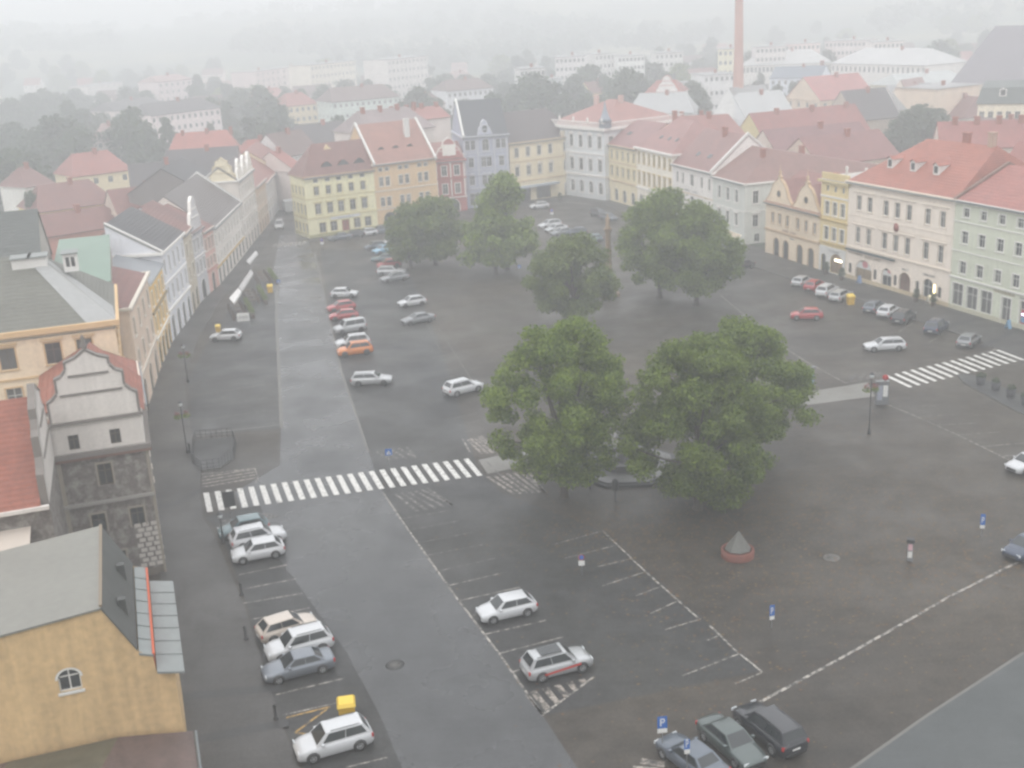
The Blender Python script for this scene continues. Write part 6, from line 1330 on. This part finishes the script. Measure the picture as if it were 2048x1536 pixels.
bg('long low block with a pink eave behind the apartment block', 228, 222, 330, 206, 11, 12, (216, 200, 192), RK, 'hip', rh=3, cols=8, floors=3)
bg('hazy pink apartment tower left of a tall dark tree', 315, 164, 383, 157, 17, 13, (214, 196, 192), RP, 'hip', rh=2.5, cols=6, floors=5)
bg('faint pale block high on the left', 174, 172, 244, 163, 10, 12, (212, 200, 192), RG, 'flat', rh=0, cols=6, floors=3)
bg('stepped pink apartment block, left section', 510, 143, 560, 137, 18, 14, (216, 196, 190), RG, 'flat', rh=0, cols=5, floors=6)
bg('stepped pink apartment block, right section', 562, 136, 626, 130, 18, 14, (220, 206, 198), RG, 'flat', rh=0, cols=6, floors=6)
bg('low red roofed houses below the stepped pink apartments', 512, 196, 578, 190, 9, 12, (220, 200, 190), RR, rh=3.5, cols=5, floors=2)
bg('beige house with a red roof at the head of the street', 576, 212, 634, 206, 11, 12, (224, 204, 164), RR, rh=4.2, cols=5, floors=3)
bg('long green grey building under a brown hipped roof', 664, 204, 797, 192, 12, 15, (196, 208, 196), RB, rh=4.5, cols=12, floors=3, wh=1.2, side=('left',))
bg('red roofed house on the right of the narrow street', 600, 300, 660, 296, 9, 12, (206, 190, 180), RR, rh=4.5, cols=4)
bg('orange roofed house at the top of the narrow street', 500, 322, 578, 312, 8.5, 12, (206, 160, 140), rooftile(190, 90, 70), rh=4.5, cols=4)
bg('pink roofed house before the top of the narrow street', 504, 350, 556, 344, 7.5, 10, (206, 180, 160), RD, rh=4, cols=3)
bg('tall pale house standing behind the pub roof', 572, 312, 640, 300, 10, 12, (200, 198, 196), RB, 'gable', rh=5, cols=3, hip=0)
bg('pinkish house wall behind the beige street houses', 592, 342, 614, 338, 9, 16, (206, 190, 180), RR, 'gable', rh=4, cols=1, hip=0)
bg('long dark grey brown roof above the pub', 590, 292, 722, 278, 11, 13, (196, 192, 188), RK, 'hip', rh=4.5, cols=0)
bg('grey pink roof with white chimneys behind the tall salmon roof', 730, 268, 868, 252, 15.5, 15, (200, 190, 180), rooftile(160, 138, 136), 'hip', rh=4.5, cols=0, chim=4)
bg('red ridge roof with a row of white chimneys', 780, 246, 900, 232, 15, 10, (206, 190, 180), RR, 'gable', rh=2.6, cols=0, chim=4, hip=0)
bg('faint long apartment block below the hills, centre left', 620, 130, 710, 121, 20, 14, (222, 212, 192), RG, 'flat', rh=0, cols=12, floors=5)
bg('faint long apartment block below the hills, centre', 774, 119, 854, 111, 22, 14, (220, 212, 204), RG, 'flat', rh=0, cols=10, floors=6)
bg('low pale block in front of the centre apartments', 770, 160, 864, 150, 12, 12, (216, 208, 196), RG, 'flat', rh=0, cols=8, floors=3)
bg('grey long house with a pale eave line in the mist', 894, 182, 986, 174, 13, 14, (206, 206, 208), RB, rh=3.5, cols=9, floors=3)
bg('misty beige house left of the grey long house', 830, 212, 890, 206, 10, 12, (210, 198, 186), RB, rh=4, cols=5)
bg('small misty pink house on the centre slope', 900, 160, 950, 156, 8, 10, (210, 190, 184), RP, rh=3.5, cols=3)
bg('faint grey block between misty trees', 1094, 158, 1124, 156, 14, 12, (204, 208, 210), RG, 'flat', rh=0, cols=3, floors=5)
# right, beyond the palace
bg('white apartment block standing out behind dark round trees', 1236, 112, 1289, 109, 20, 14, (226, 226, 220), RG, 'flat', rh=0, cols=7, floors=6)
bg('pale apartment block right of the white one', 1310, 106, 1366, 103, 20, 14, (214, 212, 206), RG, 'flat', rh=0, cols=6, floors=6)
bg('small yellow house with a red roof by the dark round trees', 1182, 186, 1228, 182, 9, 10, (224, 204, 150), RD, 'gable', rh=4, cols=3, hip=0)
t, W, ro = bg('white villa with a red tiled curved gable and arched loggia', 1290, 186, 1362, 184, 13, 12, (226, 220, 214), rooftile(180, 84, 64), rh=3.5, cols=0)
gable_plate(t, W * .30, W * .92, 13.2, 5.2, wall(224, 216, 210), 'volute', -.05, .6, None, trim(190, 100, 80))
for f in (.52, .8): q = MB(); q.face([(W * f + 1.2 * math.cos(math.pi * i / 12), -.03, 9.6 + 1.2 * math.sin(math.pi * i / 12)) for i in range(13)], GLASS); q.build('arch_window', t)
bg('long house with a pale grey roof before the white villa', 1254, 228, 1386, 224, 11, 15, (206, 208, 206), metal_roof(156, 158, 158), rh=5, cols=10, floors=3)
bg('white gable ended house before the brick chimney', 1424, 232, 1492, 238, 9, 12, (224, 222, 218), RG, 'gable_front', rh=8, cols=0, hip=0, chim=0)
bg('long bright sheet roof right of the white gable', 1494, 240, 1592, 232, 9, 18, (214, 214, 214), metal_roof(164, 166, 166), 'gable', rh=6.5, cols=0, hip=0)
bg('flat roofed white building left of the chimney', 1376, 168, 1466, 163, 12, 16, (212, 212, 208), RG, 'flat', rh=0, cols=9, floors=2)
bg('upper white flat block behind the chimney', 1408, 150, 1470, 146, 15, 14, (216, 214, 210), RG, 'flat', rh=0, cols=6, floors=3)
bg('yellowish low block behind the white flat building', 1436, 98, 1466, 97, 22, 12, (222, 214, 176), RG, 'flat', rh=0, cols=3, floors=6)
bg('long white factory hall with a bright roof, left part', 1484, 131, 1660, 124, 14, 20, (222, 218, 210), metal_roof(171, 171, 169), 'hip', rh=5, cols=22, floors=2, wh=2.0, hip=8)
bg('long white factory hall with a bright roof, right part', 1662, 126, 1852, 130, 15, 20, (222, 216, 208), metal_roof(172, 172, 171), 'hip', rh=5, cols=20, floors=2, wh=2.0, hip=8)
bg('blue grey roofed workshop in front of the factory hall', 1540, 156, 1642, 154, 12, 14, (206, 212, 220), rooftile(120, 132, 150, .12), 'gable', rh=3.6, cols=8, hip=0)
t = thing('small_chimney', 'small red brick chimney in front of the factory hall', 'chimney', (EVP(1643, 168, 8).x, EVP(1643, 168, 8).y, 0)); q = MB(); q.lathe([(1.1, 0), (.75, 16), (.85, 16.2), (.85, 16.6)], rough_mat('old_brick', srgb(150, 96, 84), .85, .2, 2), 12); q.build('shaft', t)
bg('house with pink red roof and a beige gable end', 1640, 200, 1750, 190, 12, 16, (212, 188, 160), rooftile(206, 120, 112), 'gable', rh=6, cols=5, hip=0, side=('left',))
bg('low yellow building below the pink red roof', 1622, 214, 1722, 212, 9, 12, (228, 214, 160), RG, 'flat', rh=0, cols=6)
bg('dark gabled roof right of the yellow building', 1712, 240, 1800, 232, 9, 14, (180, 160, 140), RK, 'gable', rh=7, cols=0, hip=0)
bg('beige gable end with a pale roof, centre right', 1762, 222, 1832, 224, 8, 12, (216, 202, 184), RP, 'gable_front', rh=8.5, cols=2, hip=0, chim=0)
bg('grey sheet roof between the beige gables', 1796, 218, 1884, 212, 9, 14, (206, 204, 200), metal_roof(142, 144, 145), 'gable', rh=6, cols=0, hip=0)
bg('tall blank beige wall left of the grand cream building', 1872, 178, 1962, 168, 14.5, 14, (222, 198, 170), RG, 'flat', rh=0, cols=0)
bg('long pale roofed hall before the great slate roof', 1800, 172, 1940, 160, 11, 15, (216, 206, 180), metal_roof(164, 168, 166), 'hip', rh=3.2, cols=8)
bg('grand cream building with a dark mansard and dormers at the right edge', 1956, 207, 2120, 205, 15, 16, (226, 214, 184), rooftile(104, 112, 108, .12), 'mansard', rh=4.4, cols=9, floors=3, wh=2.0, top=1.8, dormers=(('gable', .3, .03, 1.6, 1.5), ('gable', .62, .03, 1.6, 1.5)), hip=1)
t, W, ro = bg('great steep slate church roof at the top right', 1902, 166, 2140, 168, 14, 22, (200, 190, 176), rooftile(150, 142, 150, .1), 'hip', rh=15, cols=0, hip=7, chim=0, name='church')
bg('red brown barn roof before the grand cream building', 1850, 226, 1925, 236, 7, 12, (200, 190, 180), RD, 'hip', rh=5, cols=0)
bg('long red roof with a white chimney behind the corner house', 1530, 284, 1742, 262, 9, 13, (206, 186, 120), rooftile(176, 92, 82), 'gable', rh=6, cols=0, chim=3, hip=0)
bg('pink roof sections behind the white house with roof lights', 1346, 290, 1500, 280, 12, 14, (214, 200, 190), rooftile(178, 110, 100), 'hip', rh=5, cols=0)
bg('low red roofs right behind the palace', 1300, 262, 1420, 256, 12.5, 10, (210, 196, 186), RD, 'gable', rh=2.6, cols=0, hip=0, chim=3)
bg('purplish red roofs behind the two-gable house', 1560, 318, 1756, 300, 10.5, 14, (200, 186, 170), rooftile(156, 98, 96), 'gable', rh=5, cols=0, hip=0)
bg('wide dull red roof behind the narrow yellow house', 1640, 330, 1800, 310, 11, 12, (200, 180, 160), rooftile(162, 100, 94), 'gable', rh=4.4, cols=0, hip=0)
bg('red roofs with chimneys behind the hotel ridge', 1880, 296, 2060, 292, 13, 12, (206, 186, 170), rooftile(178, 96, 86), 'gable', rh=4, cols=0, hip=0, chim=4)
bg('grey brown flat roofs between the hotel and the cream building', 1900, 268, 2060, 276, 10, 14, (190, 184, 176), RB, 'hip', rh=3, cols=0)
bg('red roof corner at the far right edge behind the bank house', 1990, 350, 2120, 360, 15, 12, (206, 186, 170), rooftile(180, 100, 88), 'gable', rh=4, cols=0, hip=0, chim=2)
# faint blocks on the skyline right
for k, (x, y, w_, c, lb) in enumerate([(1512, 72, 60, (214, 206, 200), 'faint pale tower block just right of the chimney'), (1570, 66, 70, (222, 200, 192), 'faint pink slab block above the factory hall'), (1650, 60, 90, (218, 206, 200), 'faint long slab block at the upper right'), (1748, 62, 60, (224, 214, 206), 'faint pale slab block near the top right corner'),
                              (1110, 92, 60, (216, 210, 206), 'faint slab block left of the misty trees'), (1190, 86, 40, (216, 214, 208), 'faint small slab block in the misty centre'), (1040, 116, 50, (212, 210, 206), 'faint block in the thickest mist')]):
    bg(lb, x, y + 22, x + w_, y + 19, 21, 13, c, RG, 'flat', rh=0, cols=int(w_ / 8), floors=6)
# factory chimney
cp = EVP(1476, 232, 9); t = thing('brick_chimney', 'tall brick factory chimney rising out of the top of the picture', 'chimney', (cp.x, cp.y, 0)); OB = rough_mat('old_chimney_brick', srgb(186, 146, 134), .85, .16, 1, .3)
q = MB(); q.box(-3, 3, -3, 3, 0, 5, OB); q.build('base', t); q = MB(); q.lathe([(1.75, 5), (1.6, 12), (1.3, 24), (1.1, 36), (.95, 48), (1.1, 48.5), (1.1, 49.6), (.9, 50)], OB, 20); q.build('shaft', t)
# ---- trees beyond the rooftops: photo column, photo row of the top, height, kind, width factor
TG = 'trees among the far roofs'
TL = ['dark round tree', 'tall dark tree', 'broad dark tree', 'narrow columnar tree', 'pale green tree']
LMK = [(205, 345, 'villa with the yellow wall'), (80, 370, 'small red roofed house at the far left'), (410, 306, 'broad orange red roof'), (213, 278, 'small house with the pale hipped roof'), (370, 225, 'white and pink apartment block'), (280, 212, 'long low block with the pink eave'), (350, 165, 'hazy pink apartment tower'),
       (210, 170, 'faint pale block high on the left'), (570, 145, 'stepped pink apartments'), (605, 210, 'beige house with the red roof'), (730, 200, 'long green grey building'), (650, 290, 'dark roof above the pub'), (665, 125, 'faint long apartment block'), (815, 118, 'centre apartment block'), (940, 178, 'grey long house in the mist'),
       (1050, 118, 'faint block in the thickest mist'), (1110, 160, 'faint grey block in the mist'), (1205, 186, 'small yellow house with the red roof'), (1262, 112, 'white apartment block'), (1338, 106, 'pale apartment block'), (1326, 188, 'white villa'), (1420, 168, 'flat roofed white building'), (1475, 200, 'brick factory chimney'),
       (1590, 155, 'blue grey roofed workshop'), (1700, 195, 'pink red roof'), (1800, 222, 'beige gable end'), (1890, 230, 'red brown barn roof'), (1980, 120, 'great slate church roof'), (0, 200, 'left picture edge, upper part'), (0, 300, 'left picture edge, lower part')]
_seen = {}
def tree_label(x, y, k):
    c = sorted(LMK, key=lambda l: abs(l[0] - x) + 1.5 * abs(l[1] - y))
    for lx, ly, ph in c[:9]:
        rel = ('left of' if x < lx else 'right of') if abs(x - lx) > abs(y - ly) * .8 else ('above' if y < ly else 'below')
        s = '%s %s the %s' % (TL[k], rel, ph)
        if s not in _seen: _seen[s] = 1; return s
    return s
for x, y, h, k, sw in [(112, 236, 17, 0, 1.8), (72, 256, 14, 2, 1.3), (150, 262, 14, 0, 1.2), (262, 220, 18, 0, 1.0), (240, 236, 15, 0, 1.2), (285, 246, 15, 0, 1), (330, 238, 16, 3, 1.1), (300, 262, 12, 0, 1), (392, 150, 18, 1, .9), (418, 196, 16, 1, 1), (448, 206, 14, 0, 1.2), (480, 176, 14, 2, 1.1), (540, 196, 15, 0, 1.2),
                       (560, 214, 14, 0, 1.1), (500, 238, 13, 0, 1.4), (535, 248, 12, 2, 1), (602, 178, 14, 1, 1), (645, 172, 14, 0, 1.2), (690, 160, 14, 2, 1.2), (735, 162, 14, 0, 1.0), (675, 236, 13, 0, 1), (735, 240, 13, 3, 1), (835, 178, 16, 0, 1.4), (860, 200, 14, 0, 1.3), (800, 205, 13, 1, 1), (985, 190, 15, 0, 1.1), (925, 200, 12, 2, 1),
                       (1065, 152, 19, 0, 1.6), (1100, 168, 17, 0, 1.4), (1045, 176, 15, 2, 1.2), (1130, 190, 14, 0, 1.1), (1150, 152, 17, 1, 1.3), (1178, 134, 18, 0, 1.5), (1205, 150, 15, 1, 1.2), (1170, 192, 13, 0, 1.3), (1210, 196, 12, 2, 1.1), (1250, 142, 19, 0, 1.2), (1272, 150, 17, 0, 1.3), (1312, 130, 16, 0, 1.2), (1330, 146, 14, 1, 1),
                       (1385, 165, 14, 0, 1.2), (1398, 180, 13, 0, 1.0), (1520, 146, 11, 1, .9), (1555, 172, 11, 0, 1.0), (1590, 168, 11, 0, 1.2), (1612, 172, 10, 2, .8), (1880, 84, 17, 0, 1.3), (1862, 96, 16, 0, 1.4), (1905, 110, 14, 1, 1.2), (1842, 214, 12, 0, 1.7), (1872, 222, 11, 0, 1.5), (1815, 226, 11, 0, 1.2), (1780, 232, 9, 2, 1.0),
                       (20, 200, 15, 0, 1.6), (60, 190, 15, 0, 1.7), (110, 186, 15, 2, 1.3), (150, 180, 14, 0, 1.6), (200, 186, 14, 1, 1.4), (250, 176, 14, 0, 1.5), (290, 184, 13, 0, 1.5), (20, 250, 14, 0, 1.6), (15, 300, 14, 2, 1.4), (60, 310, 12, 0, 1.2), (40, 330, 12, 1, 1.2), (165, 222, 14, 0, 1.4), (200, 226, 12, 2, 1.1),
                       (350, 180, 12, 0, 1.2), (452, 170, 14, 0, 1.2), (640, 150, 12, 2, 1.4), (745, 150, 12, 0, 1.3), (890, 150, 14, 0, 1.6), (930, 150, 13, 2, 1.4), (975, 150, 13, 0, 1.5), (1010, 165, 13, 1, 1.3), (1365, 125, 12, 0, 1.4), (1400, 118, 12, 2, 1.3), (1440, 130, 11, 0, 1.2), (580, 152, 12, 1, 1.2), (420, 250, 10, 0, .8), (470, 262, 9, 2, .8), (62, 388, 10, 0, .9)]:
    p = G(x, y, h); H_ = FAR[k][0]; far_tree(k, p, h / H_, tree_label(x, y, k), TG, sw)
# far scattered houses and trees, hardly told apart in the mist
rs = random.Random(3); n = 0
hc = [(214, 204, 196), (222, 210, 190), (206, 200, 196), (224, 196, 184)]; HL = ['small pale house lost in the mist', 'small cream house lost in the mist', 'small grey house lost in the mist', 'small pink house lost in the mist']
for i in range(46):
    x = rs.uniform(-40, 2088); d = rs.uniform(480, 860); c = (x - 1024) / FPX; px, py = c * d, d; k = rs.randrange(4)
    a = rs.uniform(-.4, .4); L_ = rs.uniform(9, 20); A = Vector((px, py, 0)); B = A + Vector((math.cos(a) * L_, math.sin(a) * L_, 0)); h = rs.uniform(5, 8)
    house('far_house', HL[k], A, B, h, rs.uniform(8, 11), wall(*hc[k]), rs.choice([RR, RD, RB, RP]), 'gable', rs.uniform(3, 4.5), rows={'front': [(h - 2.4, 1.2, 1.3, int(L_ / 3), O(nosill=True))]}, gutter=False, group='small houses lost in the mist', base=hill(px, py) - .3)
for i in range(110):
    x = rs.uniform(-60, 2100); d = rs.uniform(430, 1000); c = (x - 1024) / FPX; k = rs.choice([0, 0, 1, 2, 4])
    s_ = rs.uniform(.8, 1.25); far_tree(k, (c * d, d), s_, TL[k] + ' lost in the mist', 'trees lost in the mist', rs.uniform(1, 1.5))
# woods on the hills: one mass of crowns nobody could count
Lb = []
for i in range(1300):
    x = rs.uniform(-.5, .5); d = rs.uniform(900, 1640); X_ = x * d; b_ = math.sin(X_ * .011 + 2) + math.sin(d * .013 + X_ * .004)
    if b_ < .15 and d < 1540: continue
    Lb.append((X_, d, hill(X_, d) + 5, rs.uniform(6, 9)))
o = link('woodland', crown_data(77, Lb, 42000, 2.2, LEAFD)); tag(o, 'hazy woodland covering the hills on the skyline', 'woodland', kind='stuff')
# ------------------------------------------------------------------ the wet air
m = D.materials.new('wet_air'); m.use_nodes = True; nt = m.node_tree; nt.nodes.clear()
o_ = nt.nodes.new('ShaderNodeOutputMaterial'); v_ = nt.nodes.new('ShaderNodeVolumePrincipled')
v_.inputs['Color'].default_value = (.97, .985, 1, 1); v_.inputs['Density'].default_value = HAZE; v_.inputs['Anisotropy'].default_value = .35
nt.links.new(v_.outputs[0], o_.inputs['Volume'])
q = MB(); q.box(-2050, 2050, -2050, 2050, -7, 90, m); tag(q.build('haze'), kind='stuff')
